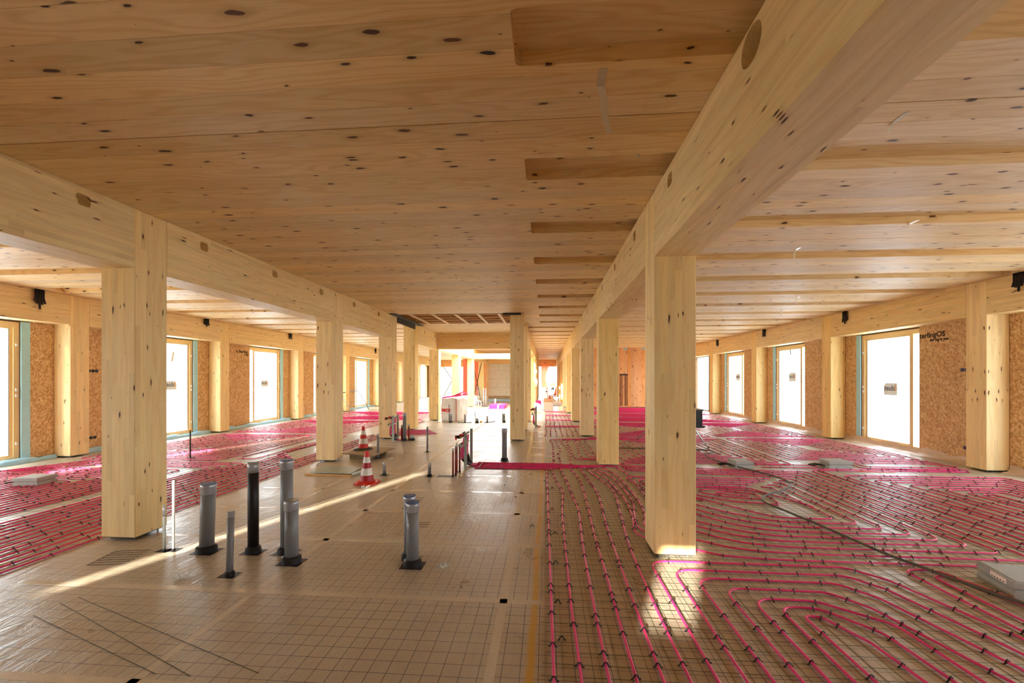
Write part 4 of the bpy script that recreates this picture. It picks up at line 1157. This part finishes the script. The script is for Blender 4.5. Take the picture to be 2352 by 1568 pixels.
# ---- cast-in floor boxes
def floor_box(x, y, w_, d_, h, rot, label, mark=False, open_=False):
    t = thing('floor_box', (x, y, 0), label, 'floor box')
    c, s = math.cos(rot), math.sin(rot)
    def T(a, b, z): return (x + a * c - b * s, y + a * s + b * c, z)
    def ring(k, z): return [T(a * w_ / 2 * k, b * d_ / 2 * k, z) for a, b in ((-1, -1), (1, -1), (1, 1), (-1, 1))]
    m = MB(); rs = [ring(1.0, 0), ring(.99, h * .35), ring(.9, h * .5), ring(.9, h * .52), ring(1.0, h * .62), ring(1.0, h * .95), ring(.985, h)]
    vs = [p for r in rs for p in r]; fs = []
    for q in range(len(rs) - 1):
        for k in range(4): fs.append((q * 4 + k, q * 4 + (k + 1) % 4, q * 4 + 4 + (k + 1) % 4, q * 4 + 4 + k))
    fs.append(tuple(range(len(vs) - 4, len(vs)))); fs.append((3, 2, 1, 0))
    m.add(vs, fs); m.build('box_body', M['fbox'], t)
    lid = MB(); r0 = ring(.93, h + .0002); r1 = ring(.93, h + .004); lid.add(r0 + r1, [(4, 5, 6, 7)] + [(k, (k + 1) % 4, 4 + (k + 1) % 4, 4 + k) for k in range(4)])
    lid.build('lid', M['fbox'], t)
    if mark:
        m = MB(); m.tube([T(.04 + .055 * math.cos(a * PI / 12), .0 + .055 * math.sin(a * PI / 12), h + .0045) for a in range(24)], .003, 4, closed=True)
        m.build('red_ring', M['redink'], t)
        MB().add([T(.02, -.004, h + .005), T(.06, -.004, h + .005), T(.06, .006, h + .005), T(.02, .006, h + .005)], [(0, 1, 2, 3)]).build('ring_text_bar', M['redink'], t)
        lab = MB().add([T(-w_ / 2 - .002, -.12, h * .62), T(-w_ / 2 - .002, .04, h * .62), T(-w_ / 2 - .002, .04, h * .93), T(-w_ / 2 - .002, -.12, h * .93)], [(3, 2, 1, 0)]); lb = lab.build('side_label', M['mask'], t)
        for q in range(5): MB().add([T(-w_ / 2 - .003, -.1 + q * .028, h * .66), T(-w_ / 2 - .003, -.085 + q * .028, h * .66), T(-w_ / 2 - .003, -.085 + q * .028, h * .72), T(-w_ / 2 - .003, -.1 + q * .028, h * .72)], [(3, 2, 1, 0)]).build('print_mark', M['blackink'], lb)
    for q in range(0 if mark else 3):
        MB().tube(smooth([T(-w_ / 2 + .02, -.03 + q * .04, .03), T(-w_ / 2 - .1, -.05 + q * .07, .05), T(-w_ / 2 - .22, -.02 + q * .05, .03)], 4), .009, 6).build('conduit', M['black'], t)
    return t
floor_box(3.68, 3.48, .52, .38, .125, -.25, 'large grey floor box with red ring mark on lid, right edge', mark=True)
floor_box(3.52, 8.03, .30, .34, .12, .05, 'grey floor box beside the dark hose, on the right floor')
floor_box(5.20, 8.10, .40, .30, .13, .0, 'grey floor box on the right floor nearer the windows')
floor_box(-7.70, 5.88, .36, .30, .12, .12, 'grey floor box among pink pipes on the left floor')
floor_box(2.9, 18.5, .4, .35, .12, .1, 'distant grey floor box before the plank partition')
o = MB().bar((3.06, 7.3, .003), (3.35, 8.5, .003), .02, .002).build('orange_mark', M['orangetape'], loc=(3.1, 7.8, 0)); tag(o, 'orange spray line beside the floor box at the hose', 'floor mark')
o = MB().bar((5.35, 7.75, .003), (5.9, 7.7, .003), .05, .002).build('orange_mark', M['orangetape'], loc=(5.6, 7.7, 0)); tag(o, 'orange spray line before the floor box near the windows', 'floor mark')

# ---- tripod with black box, half hidden by the sunlit column
t = thing('tripod_stand', (3.2, 10.6, 0), 'silver tripod with black box, behind the sunlit column', 'tripod')
ap = Vector((3.14, 10.55, .98))
for fx, fy in ((3.72, 10.09), (2.40, 11.38), (3.2, 11.6)):
    d = Vector((fx, fy, 0)) - ap; sd = d.cross(Vector((0, 0, 1))).normalized() * .022
    g = MB().tube([ap + sd + d * .05, Vector((fx, fy, .012)) + sd * .2], .012, 6).tube([ap - sd + d * .05, Vector((fx, fy, .012)) - sd * .2], .012, 6)
    lg = g.build('leg', M['alu'], t)
    MB().tube([(fx, fy, 0), (fx, fy, .03)], .018, 8).build('rubber_foot', M['rubber'], lg)
MB().tube([ap + Vector((0, 0, -.3)), ap + Vector((.0, 0, .05))], .02, 8).build('centre_post', M['alu'], t)
MB().tube([(3.3, 10.35, .9), (3.5, 10.3, 1.0)], .01, 6).tube([(3.3, 10.35, .9), (3.46, 10.34, .97)], .008, 6).build('upper_strut', M['alu'], t)
MB().bar((3.14, 10.5, .74), (3.45, 10.35, .74), .03, .03).build('bracket_arm', M['dark'], t)
bx_ = MB().box(3.42, 3.63, 10.2, 10.36, .45, .84).box(3.40, 3.65, 10.18, 10.38, .84, .86).box(3.44, 3.68, 10.19, 10.22, .45, .5)
bx_.build('black_box', M['black'], t)
MB().box(3.40, 3.65, 10.18, 10.38, .861, .875).build('box_lining', M['steelbrown'], t)

# ---- leaning mesh frame by the left windows
t = thing('mesh_frame', (-9.6, 21.6, 0), 'thin metal frame with wire mesh leaning near the left windows', 'frame')
A, B_, C_, D = Vector((-9.07, 21.3, .02)), Vector((-9.60, 21.5, .96)), Vector((-10.0 + .3, 16.4, .98)), Vector((-9.2, 16.2, .02))
A = Vector((-9.0, 21.2, .02)); B_ = Vector((-9.62, 21.3, .97)); C_ = Vector((-9.5, 17.6, .86)); D = Vector((-9.0, 17.6, .02))
for p, q in ((A, B_), (B_, C_), (C_, D)): MB().tube([p, q], .022, 6).build('frame_tube', M['steelgrey'], t)
MB().tube([C_.lerp(B_, .45), D.lerp(A, .55) + Vector((-.2, 0, .05))], .02, 6).build('brace_tube', M['alu'], t)
m = MB()
for k in range(1, 14): f = k / 14; m.tube([D.lerp(A, f), C_.lerp(B_, f)], .003, 3)
for k in range(1, 6): f = k / 6; m.tube([D.lerp(C_, f), A.lerp(B_, f)], .003, 3)
m.build('wire_infill', M['steelgrey'], t, kind='stuff')
q = MB().bar(C_.lerp(B_, .2) + Vector((.03, 0, -.22)), C_.lerp(B_, .2) + Vector((.03, .16, -.22)), .01, .1); q.build('sign_plate', M['white'], t)

# ---- big bag with pink strips on top
def big_bag():
    cxb, cyb = -3.42, 15.85; rot = math.radians(-24)
    t = thing('bulk_bag', (cxb, cyb, 0), 'big white woven bulk bag with red lettering beside a column', 'bag')
    c, s = math.cos(rot), math.sin(rot)
    def T(a, b, z): return Vector((cxb + a * c - b * s, cyb + a * s + b * c, z))
    H = .86; hw = .36
    bm = MB(); nz, na = 12, 48; rng = random.Random(3)
    def surf(th, f):
        ca, sa = math.cos(th), math.sin(th); k = 1 / ((abs(ca)) ** 5 + (abs(sa)) ** 5) ** .2
        bul = 1 + .07 * math.sin(f * PI) - .10 * max(0, f - .75) * 4 * .3 + .018 * math.sin(7 * th + 5 * f) + .014 * math.sin(11 * th - 9 * f) + .02 * math.sin(3 * th + 14 * f)
        return T(ca * k * hw * bul, sa * k * hw * bul, f * H + (.02 * math.sin(4 * th) if f > .9 else 0))
    vs = []; fs = []
    for i in range(nz + 1):
        for j in range(na): vs.append(surf(2 * PI * j / na, i / nz))
    for i in range(nz):
        for j in range(na): fs.append((i * na + j, i * na + (j + 1) % na, (i + 1) * na + (j + 1) % na, (i + 1) * na + j))
    o = len(vs); vs.append(T(0, 0, H * .93)); vs.append(T(0, 0, 0.002))
    for j in range(na): fs.append((nz * na + j, nz * na + (j + 1) % na, o)); fs.append(((j + 1) % na, j, o + 1))
    bm.add(vs, fs, 0, True); bm.build('bag_body', M['bag'], t)
    for q in range(4):
        th = PI / 4 + q * PI / 2
        MB().tube([surf(th, f / 12) * 1.0 + (surf(th, f / 12) - T(0, 0, f / 12 * H)).normalized() * .004 for f in range(13)], .009, 5).build('corner_seam', M['redink'], t)
    # lettering follows the left front face (local -x side faces the camera's left)
    for fz, nm in ((.34, 'printed_line'), (.53, 'printed_line')):
        pts = []
        for k in range(9):
            th = PI * 1.5 - PI / 4 + .06 + k * (PI / 2 - .4) / 8
            p = surf(th - 0, fz); pts.append(p + (p - T(0, 0, p.z)).normalized() * .004)
        MB().tube(pts, .004, 4).build(nm, M['redink'], t)
    n = Vector((s, -c, 0)); ux = Vector((c, s, 0))
    org = T(-.31, -.415, .37)
    lt = text('aecx', .23, M['redink'], 'bag_lettering', t, fmtx(org, ux, (0, 0, 1)), bold=.008, ext=.003, xscale=.98)
    L0 = Vector((cxb, cyb, 0))
    for v in lt.data.vertices:      # press the print on to the bulging cloth
        a = v.co.x * c + v.co.y * s; dep = -(v.co.x * -s + v.co.y * c) - .415
        p = surf(math.atan2(-hw, a), v.co.z / H) - L0
        v.co = Vector((p.x, p.y, v.co.z)) + n * (.005 + dep)
    for q in range(4):
        th = PI / 4 + q * PI / 2; p = surf(th, .97)
        if q in (0, 2): MB().tube(smooth([p, p + Vector((.05, 0, .03)), p + Vector((.06, .02, -.12)), surf(th + .15, .9) + Vector((.02, -.01, 0))], 4), .012, 5).build('lifting_loop', M['bag'], t)
    return T, H
T_, H_ = big_bag()
rng = random.Random(5)
for i in range(14):
    a = T_(-.36 + rng.uniform(0, .05), rng.uniform(-.25, .15), H_ + .02 + .012 * (i % 4))
    b = Vector((-2.95 + rng.uniform(-.18, .1), 15.75 + rng.uniform(-.1, .3), H_ + .10 + .012 * i))
    a = Vector((-3.83 + .02 * i, 15.55 + .02 * i, H_ + .01 + .010 * (i % 5)))
    o = MB().bar(a, b, .05, .012).build('foam_strip', M['pinklight'] if i % 3 else M['pink'], loc=a); tag(o, 'pink foam edge strip in the slanting heap on top of the white bag', 'foam strip', 'pink strips on the bag')

# ---- cartons, rolls and bundles in the far corridor
t = thing('cardboard_box', (.17, 21.0, 0), 'open cardboard box with flaps standing in the far corridor', 'box')
m = MB(); x0, x1, y0, y1, h = -.08, .38, 20.75, 21.15, .44
m.box(x0, x1, y0, y0 + .01, 0, h).box(x0, x1, y1 - .01, y1, 0, h).box(x0, x0 + .01, y0, y1, 0, h).box(x1 - .01, x1, y0, y1, 0, h).box(x0, x1, y0, y1, 0, .01)
m.build('carton', M['cardlt'], t)
for pts in ([(x0, y0, h), (x1, y0, h), (x1 - .02, y0 + .05, h + .17), (x0 + .08, y0 + .05, h + .17)], [(x1, y0, h), (x1, y1, h), (x1 + .14, y1, h + .05), (x1 + .14, y0, h + .04)], [(x0, y1, h), (x1, y1, h), (x1, y1 + .08, h + .14), (x0, y1 + .08, h + .14)], [(x0, y0, h), (x0, y1, h), (x0 - .1, y1, h + .08), (x0 - .1, y0, h + .05)]):
    mm = MB(); mm.add(pts + [(p[0], p[1], p[2] + .006) for p in pts], [(0, 1, 2, 3), (7, 6, 5, 4), (0, 4, 5, 1), (1, 5, 6, 2), (2, 6, 7, 3), (3, 7, 4, 0)]); mm.build('flap', M['card'], t)
for z, l in ((0, 'white foil roll standing behind the box, lower of two'), (.57, 'white foil roll stacked on another behind the box')):
    t = thing('foil_roll', (-.03, 21.95, z), l, 'roll')
    MB().lathe((-.03, 21.95, z), [(.06, .01, 0), (.17, 0.002, 0), (.185, .02, 0), (.185, .54, 0), (.17, .56, 0), (.06, .55, 0)], 24).build('roll_body', M['sand'], t)
    if z: MB().add([(.02, 21.762, z + .33), (.10, 21.772, z + .33), (.10, 21.772, z + .38), (.02, 21.762, z + .38)], [(0, 1, 2, 3)]).build('printed_mark', M['blackink'], t)
t = thing('white_sack', (-.42, 21.9, 0), 'slumped white sack left of the rolls in the far corridor', 'sack')
m = MB(); vs = []; fs = []
for i in range(7):
    f = i / 6
    for j in range(16):
        a = 2 * PI * j / 16; k = (1 - .75 * f * f) * (1 + .06 * math.sin(3 * a + 4 * f)); vs.append((-.5 + .3 * k * math.cos(a), 21.9 + .25 * k * math.sin(a), .34 * math.sin(f * PI / 2) + .0))
for i in range(6):
    for j in range(16): fs.append((i * 16 + j, i * 16 + (j + 1) % 16, (i + 1) * 16 + (j + 1) % 16, (i + 1) * 16 + j))
fs.append(tuple(range(96, 112))); m.add(vs, fs, 0, True); m.build('sack_body', M['sand'], t)
for i in range(5):
    o = MB().box(-.75 + .05 * i, -.2 + .02 * i, 24.8, 25.4, .0 + .06 * i, .055 + .06 * i).build('foam_pack', M['pinklight'], loc=(-.45, 25, .06 * i)); tag(o, 'flat pink foam pack beyond the white rolls, %s of its stack' % ('lowest', 'second', 'third', 'fourth', 'topmost')[i], 'foam pack', 'pink foam packs by the rolls')
for i in range(4):
    o = MB().box(-2.95 + .04 * (i % 2), -2.16 + .04 * (i % 2), 22.15 + .02 * i, 23.7, .05 * i + .0005, .05 * i + .048).build('foam_pack', M['pinklight'], loc=(-2.5, 22.8, .05 * i)); tag(o, 'flat pink foam pack on the courtyard floor, %s of its stack' % ('lowest', 'second', 'third', 'topmost')[i], 'foam pack', 'pink foam packs in the courtyard')
t = thing('strap', (-2.5, 22.8, .2), 'white strap round the pink packs on courtyard floor', 'strap'); MB().box(-2.5, -2.42, 22.12, 23.72, .199, .203).box(-2.5, -2.42, 22.12, 22.135, 0, .2).build('strap_band', M['white'], t)
o = MB().box(-2.62, -2.28, 20.0, 20.6, .0005, .02).build('loose_sheet', M['bluefilm'], loc=(-2.45, 20.3, 0)); tag(o, 'pale blue sheet lying on courtyard floor before the pink packs', 'sheet')
for i, (x0, x1, y0, y1, h, l) in enumerate(((.3, 1.0, 25.6, 27.2, .14, 'low stack of white insulation boards, nearest in the far corridor'), (.55, .95, 28.4, 30, .3, 'pale insulation boards against the right corridor columns'), (.0, .9, 31.5, 35.5, .22, 'long stack of white insulation boards near the corridor end'))):
    t = thing('insulation_stack', ((x0 + x1) / 2, (y0 + y1) / 2, 0), l, 'insulation')
    n = max(2, int(h / .07))
    for q in range(n): MB().box(x0 + .02 * (q % 2), x1 - .02 * (q % 3), y0, y1, h * q / n + .0005, h * (q + 1) / n - .003).build('insulation_board', M['sand'], t)
cone2 = thing('traffic_cone', (.32, 30.6, 0), 'small distant orange cone in the far corridor', 'cone')
MB().lathe((.32, 30.6, 0), [(.13, 0, 0), (.13, .02, 0), (.08, .03, 0), (.02, .4, 0)], 12).build('cone_body', M['conered'], cone2)
t = thing('red_bucket', (.80, 36.2, .0), 'small dark red tub at the end of the corridor', 'tub'); MB().lathe((.80, 36.2, 0), [(.11, 0, 0), (.14, .26, 0), (.15, .28, 0), (.13, .27, 0), (.1, .03, 0)], 14, cap=False).build('tub_body', M['redpipe'], t); MB().box(.6, 1.0, 36.0, 36.4, 0.0, .02).build('tray', M['dark'], t)

# ---- bracing, wire sheets and trestles beyond the courtyard
def brace(name, pts, label, mat, w_=.06):
    t = thing(name, pts[0][0], label, 'brace')
    for a, b in pts: MB().bar(a, b, .02, w_).build('brace_bar', M[mat], t)
    return t
brace('cross_brace', [((-4.18, 24.2, 2.6), (-4.18, 27.6, .2)), ((-4.15, 24.2, .2), (-4.15, 27.6, 2.6))], 'dark crossed steel braces between far left columns', 'steelbrown', .11)
brace('cross_brace', [((-9.29, 38.6, 2.62), (-8.5, 38.6, 1.47)), ((-8.5, 38.6, 1.47), (-9.29, 38.6, .0))], 'grey angled steel brace in the far left opening', 'steelgrey', .09)
t = thing('gate_post', (-9.35, 38.6, 0), 'pale post at the left side of the far opening', 'post'); MB().box(-9.87, -9.3, 38.5, 38.7, 0, 2.65).build('post_body', M['sand'], t)
t = thing('wire_sheet', (-3.8, 25.1, 0), 'stack of grey wire mesh sheets leaning under the crossed braces', 'wire sheet')
for q in range(3):
    m = MB(); dy = .05 * q
    for k in range(12):
        x = -4.1 + .08 * k; top = 1.1 if k < 4 else 1.1 - (k - 3) * .12
        m.tube([(x, 25.0 + dy, .01), (x + .0, 25.25 + dy, max(top, .1))], .006, 3)
    for k in range(12):
        z = .02 + .09 * k; xe = -4.1 + .08 * (11 if z < .15 else 3 + (1.1 - z) / .12); m.tube([(-4.14, 25.0 + dy + .22 * z, z), (min(xe, -3.2), 25.0 + dy + .22 * z, z)], .006, 3)
    m.build('mesh_sheet', M['greylt'], t, kind='stuff')
t = thing('trestle', (-3.7, 22.8, 0), 'small white metal trestle before the wire mesh sheets', 'trestle')
for q, x in enumerate((-3.78, -3.66, -3.55, -3.43)): MB().tube([(x, 22.6 + .15 * (q % 2), 0), (x - .03, 22.65 + .05 * (q % 2), .55 - .06 * q)], .018, 6).build('leg', M['white'], t)
MB().tube([(-3.86, 22.66, .52), (-3.42, 22.66, .33)], .022, 6).build('top_rail', M['white'], t)
t = thing('prop', (-3.42, 24.1, 0), 'pair of white upright props on a black base beside trestle', 'prop')
for x in (-3.5, -3.38): MB().tube([(x, 24.1, .02), (x, 24.1, 1.02)], .02, 8).build('prop_tube', M['white'], t)
MB().box(-3.6, -3.28, 23.98, 24.22, 0, .025).build('base_plate', M['black'], t)
# ---- hanging orange tarpaulins
def tarp(name, x0, x1, y, z0, z1, label, amp=.06, drift=0.0):
    m = MB(); nx_, nz_ = 26, 8; vs = []; fs = []
    for i in range(nz_ + 1):
        f = i / nz_
        for j in range(nx_ + 1):
            g = j / nx_
            x = x0 + (x1 - x0) * (g if drift == 0 else g * (1 - drift * abs(math.sin((f - .2) * 4)) * .6))
            vs.append((x, y + amp * math.sin(g * 19 + f * 2) * (1.1 - .4 * f), z0 + (z1 - z0) * f))
    for i in range(nz_):
        for j in range(nx_): a = i * (nx_ + 1) + j; fs.append((a, a + 1, a + nx_ + 2, a + nx_ + 1))
    m.add(vs, fs, 0, True); o = m.build(name, M['tarp'], loc=(x0, y, z1)); tag(o, label, 'tarpaulin')
tarp('tarpaulin', -5.75, -4.2, 29.5, .4, 2.95, 'orange tarpaulin hanging behind the crossed braces')
tarp('tarpaulin', -.36, .35, 38.4, .01, 2.7, 'orange tarpaulin gathered at left of the corridor end', .05, .7)
o = MB(); o.add([(.72, 38.45, 0.02), (1.02, 38.45, 0.02), (1.02, 38.4, 1.05), (.72, 38.5, 0.02), (1.02, 38.5, 0.02), (1.02, 38.46, 1.05)], [(0, 1, 2), (5, 4, 3), (0, 3, 4, 1), (1, 4, 5, 2), (2, 5, 3, 0)]); o = o.build('tarpaulin', M['tarp'], loc=(.9, 38.45, 0)); tag(o, 'orange tarpaulin corner at right of the corridor end', 'tarpaulin')

# ---- black conduit tails hanging from the ceiling
def tails(x, y, L, label, sgn):
    t = thing('conduit_bundle', (x, y, CZ), label, 'conduit')
    r = random.Random(int(y * 10))
    for q in range(5):
        yy = y + (q - 2) * .032; ln = L * (.45 + .55 * r.random()) if q != 2 else L
        MB().tube([(x, yy, CZ), (x + sgn * .006, yy + .005, CZ - ln * .6), (x + sgn * .012, yy + .012 * (q - 1), CZ - ln)], .016, 7).build('conduit_tail', M['black'], t)
for i, (y, L) in enumerate(((7.33, .3), (11.25, .31), (15.2, .25), (19.18, .28))): tails(7.44, y, L, 'bundle of black conduit tails on right lintel, %s from the camera' % ORD[i], 1)
for i, (y, L) in enumerate(((7.3, .37), (11.27, .22), (15.23, .21), (23.23, .28))): tails(-9.47, y, L, 'bundle of black conduit tails on left lintel, %s from the camera' % ORD[i], -1)

# ---- torn paper tape hanging from the ceiling
def hang(x, y, ln, label, flat=.14, w_=.028, dirx=.0, tear=True):
    t = thing('paper_tape', (x, y, CZ), label, 'tape')
    MB().box(x - w_ / 2 - .002, x + w_ / 2 - .002, y - flat, y, CZ - .0018, CZ - .0008).build('stuck_end', M['seam'], t)
    n = 8; vs = []; fs = []
    for i in range(n + 1):
        f = i / n; z = CZ - .001 - ln * f; xx = x + dirx * f + .006 * math.sin(f * 7); yy = y + .03 * math.sin(f * 2.4) * ln
        for s in (-1, 1):
            for d in (0, .0012): vs.append((xx + s * w_ / 2 * (1 - .25 * f), yy + d, z + (.01 * s if i == n else 0)))
    for i in range(n):
        a = i * 4; b = a + 4
        fs += [(a, a + 2, b + 2, b), (a + 3, a + 1, b + 1, b + 3), (a + 1, a, b, b + 1), (a + 2, a + 3, b + 3, b + 2)]
    fs += [(0, 1, 3, 2), (n * 4, n * 4 + 2, n * 4 + 3, n * 4 + 1)]
    m = MB(); m.add(vs, fs); m.build('loose_strip', M['mask'], t)
hang(.315, 2.47, .27, 'long torn strip of paper tape hanging from ceiling near the camera', w_=.046, dirx=.05)
hang(2.27, 3.0, .05, 'curled paper tape stub on the ceiling, upper right')
hang(3.93, 4.96, .03, 'tiny paper tape curl on ceiling in the fourth recess, right bay')
hang(3.25, 5.85, .10, 'short paper tape flap hanging right of the sunlit column top')
hang(5.75, 10.9, .14, 'paper tape strip hanging from a recess edge deep in the right bay')
hang(5.2, 9.3, .12, 'paper tape strip hanging mid-depth in the right bay')
hang(-1.45, 6.9, .04, 'small paper tape scrap on the middle ceiling')
for x, y, l in ((.72, 3.36, 'little steel pin in the second ceiling recess by the girder'), (.62, 4.66, 'little steel pin in the third ceiling recess by the girder'), (1.0 - .2, 1.95, 'little steel pin in the nearest ceiling recess')):
    t = thing('steel_pin', (x, y, CZ + .08), l, 'pin'); MB().tube([(x, y, CZ + .08), (x, y, CZ + .045)], .006, 6).build('pin_shank', M['alu'], t)

# ---- wire offcuts and scraps on the floor
def offcut(x, y, a, n, label, L=.35, s=.05):
    t = thing('wire_offcut', (x, y, 0), label, 'wire offcut'); c, sn = math.cos(a), math.sin(a)
    m = MB()
    for k in range(n):
        dx, dy = x + k * s * -sn, y + k * s * c
        m.bar((dx, dy, .003), (dx + L * c, dy + L * sn, .003), .003, .003)
    m.bar((x, y, .005), (x - (n - 1) * s * sn, y + (n - 1) * s * c, .005), .003, .003)
    m.build('wire_piece', M['dark'], t)
offcut(-1.75, 5.1, .05, 6, 'ladder-shaped wire offcut on the middle floor', L=.16, s=.1)
offcut(-1.38, 4.5, .05, 3, 'three short wires on the floor behind the lone pipe', L=.12, s=.07)
offcut(-3.9, 3.35, .2, 7, 'piece of wire grid on floor left of the light streak', L=.3, s=.05)
for i, (a, b) in enumerate((((-3.45, 2.62), (-2.1, 2.15)), ((-3.45, 2.78), (-1.9, 2.15)), ((-3.4, 2.86), (-1.55, 2.2)))):
    o = MB().bar((*a, .002), (*b, .002), .0035, .002).build('long_wire', M['hose'], loc=(*a, 0)); tag(o, 'long thin dark wire lying slantwise on the near left floor, %s from camera' % ORD[i], 'wire')
for x, y, l in ((-2.62, 6.05, 'crumpled bit of clear film by the front cone'), (-3.05, 8.2, 'crumpled white film beside the slim pipe at the board'), (-.85, 3.55, 'torn film edge standing up right of the lone mid-floor pipe'), (-2.9, 3.2, 'torn film edge at the slim pipe in front')):
    r = random.Random(int(x * 100)); m = MB()
    for q in range(7):
        a = r.uniform(0, 6.28); b = a + r.uniform(.5, 1.4); R1 = r.uniform(.03, .08)
        m.add([(x, y, .001), (x + R1 * math.cos(a), y + R1 * math.sin(a), r.uniform(.003, .05)), (x + R1 * math.cos(b), y + R1 * math.sin(b), r.uniform(.003, .03)), (x + .5 * R1 * math.cos(a), y + .5 * R1 * math.sin(b), r.uniform(.02, .05))], [(0, 1, 3), (0, 3, 2)])
    o = m.build('film_scrap', M['sticker'], loc=(x, y, 0)); tag(o, l, 'film scrap')

# ---- people outside the far end
def person(x, y, z, label, top, hat, face=PI, k=1.0):
    t = thing('person', (x, y, z), label, 'person')
    V = {'pel': (0, 0, .95, .15), 'wa': (0, 0, 1.1, .14), 'ch': (0, .01, 1.32, .17), 'ne': (0, 0, 1.5, .06), 'hd': (0, -.02, 1.62, .09), 'ht': (0, -.01, 1.70, .08),
         'ls': (.18, 0, 1.42, .075), 'le': (.26, .02, 1.15, .05), 'lw': (.2, -.16, .98, .035), 'rs': (-.18, 0, 1.42, .075), 're': (-.26, .02, 1.15, .05), 'rw': (-.2, -.16, .98, .035),
         'lh': (.1, 0, .9, .10), 'lk': (.11, -.03, .5, .07), 'la': (.11, .0, .09, .045), 'lt': (.12, -.17, .04, .04), 'rh': (-.1, 0, .9, .10), 'rk': (-.11, -.03, .5, .07), 'ra': (-.11, 0, .09, .045), 'rt': (-.12, -.17, .04, .04)}
    E = [('pel', 'wa'), ('wa', 'ch'), ('ch', 'ne'), ('ne', 'hd'), ('hd', 'ht'), ('ch', 'ls'), ('ls', 'le'), ('le', 'lw'), ('ch', 'rs'), ('rs', 're'), ('re', 'rw'), ('pel', 'lh'), ('lh', 'lk'), ('lk', 'la'), ('la', 'lt'), ('pel', 'rh'), ('rh', 'rk'), ('rk', 'ra'), ('ra', 'rt')]
    ks = list(V); me = bpy.data.meshes.new('body'); me.from_pydata([V[q][:3] for q in ks], [(ks.index(a), ks.index(b)) for a, b in E], [])
    ob = bpy.data.objects.new('body', me); COL.objects.link(ob)
    ob.modifiers.new('s', 'SKIN'); sl = me.skin_vertices[0].data
    for i, q in enumerate(ks): sl[i].radius = (V[q][3], V[q][3] * .85); sl[i].use_root = (q == 'pel')
    sd = ob.modifiers.new('d', 'SUBSURF'); sd.levels = 2; sd.render_levels = 2
    dg = bpy.context.evaluated_depsgraph_get(); m2 = bpy.data.meshes.new_from_object(ob.evaluated_get(dg)); bpy.data.objects.remove(ob)
    for mm in (M['navy'], M[top], M['skin'], M['black']): m2.materials.append(mm)
    for p in m2.polygons:
        c = p.center; p.use_smooth = True
        p.material_index = 2 if c.z > 1.5 or (c.z < 1.0 and abs(c.x) > .15 and c.y < -.12) else (1 if c.z > .98 else (0 if c.z > .1 else 3))
    b = bpy.data.objects.new('body', m2); COL.objects.link(b); b.parent = t
    def child(mb, n, mt):
        o = mb.build(n, mt); o.parent = t; o.location = (0, 0, 0); return o
    h = MB(); h.lathe((0, -.01, 1.66), [(.125, 0, 0), (.12, .05, 0), (.095, .10, 0), (.05, .135, 0), (.0, .145, 0)], 16, cap=False); h.lathe((0, -.06, 1.655), [(.13, 0, 0), (.12, .012, 0)], 16)
    child(h, 'helmet', M[hat])
    f = MB(); f.lathe((0, -.115, 1.585), [(.0, -.03, 0), (.018, -.01, 0), (.008, .03, 0), (0, .035, 0)], 6, cap=False); child(f, 'nose', M['skin'])
    for sx in (-.035, .035):
        e = MB(); e.lathe((sx, -.105, 1.62), [(0, -.01, 0), (.011, 0, 0), (0, .01, 0)], 6, cap=False); child(e, 'eye', M['black'])
    mo = MB().box(-.028, .028, -.108, -.098, 1.545, 1.553); child(mo, 'mouth', M['redpipe'])
    st = MB()
    for z0 in (1.08, 1.22): st.lathe((0, .005, z0), [(.186, 0, 0), (.188, .05, 0)], 16, cap=False)
    child(st, 'reflective_band', M['conewhite'])
    for sx in (-1, 1):
        hd = MB()
        for q in range(4): hd.tube([(sx * .2 + (q - 1.5) * .018, -.17, .965), (sx * .2 + (q - 1.5) * .02, -.215, .945 - .004 * abs(q - 1)), (sx * .2 + (q - 1.5) * .019, -.225, .905)], .0085, 5)
        hd.tube([(sx * .17, -.16, .97), (sx * .145, -.20, .955), (sx * .15, -.215, .93)], .0095, 5)
        child(hd, 'hand', M['skin'])
    t.rotation_euler = (0, 0, face); t.scale = (k, k, k)
    return t
person(.84, 49.0, -.45, 'person in yellow hi-vis jacket and blue helmet outside the far end', 'hivis', 'helmet', face=.2)
person(-.12, 44.0, -.45, 'person in orange jacket half hidden by the tarpaulin at far end', 'fence', 'helmet', face=-.6, k=.98)
t = thing('white_board', (.85, 47.6, .0), 'white panel held low before the person in yellow', 'panel')
MB().box(.35, 1.25, 48.55, 48.6, -.2, .22).box(.4, .45, 48.55, 48.6, -.45, -.2).box(1.15, 1.2, 48.55, 48.6, -.45, -.2).build('panel_board', M['sand'], t)

# ---- surroundings seen through the openings
def barrier(x, ya, yb, label, z=-.45):
    t = thing('barrier_fence', (x, (ya + yb) / 2, z), label, 'barrier')
    m = MB(); n = int((yb - ya) / .5); vs = []; fs = []
    for k in range(n + 1):
        y = ya + (yb - ya) * k / n; top = .75 + .14 * math.sin(k * 1.7) + .1 * math.sin(k * .6)
        for dx in (0, .02): vs += [(x + dx + .05 * math.sin(k * 2.1), y, z), (x + dx + .05 * math.sin(k * 1.3), y, z + top)]
    for k in range(n):
        a = k * 4; b = a + 4
        fs += [(a, a + 1, b + 1, b), (a + 2, b + 2, b + 3, a + 3), (a + 1, a + 3, b + 3, b + 1)]
    m.add(vs, fs); m.build('orange_sheeting', M['fence'], t)
    for k in range(0, n + 1, 4): MB().tube([(x + .06, ya + (yb - ya) * k / n, z), (x + .06, ya + (yb - ya) * k / n, z + 1.1)], .02, 6).build('fence_post', M['steelgrey'], t)
barrier(10.4, 6, 14, 'low orange barrier sheeting outside the nearest right window')
for o in bpy.data.objects:
    if '_o' in o: del o['_o']
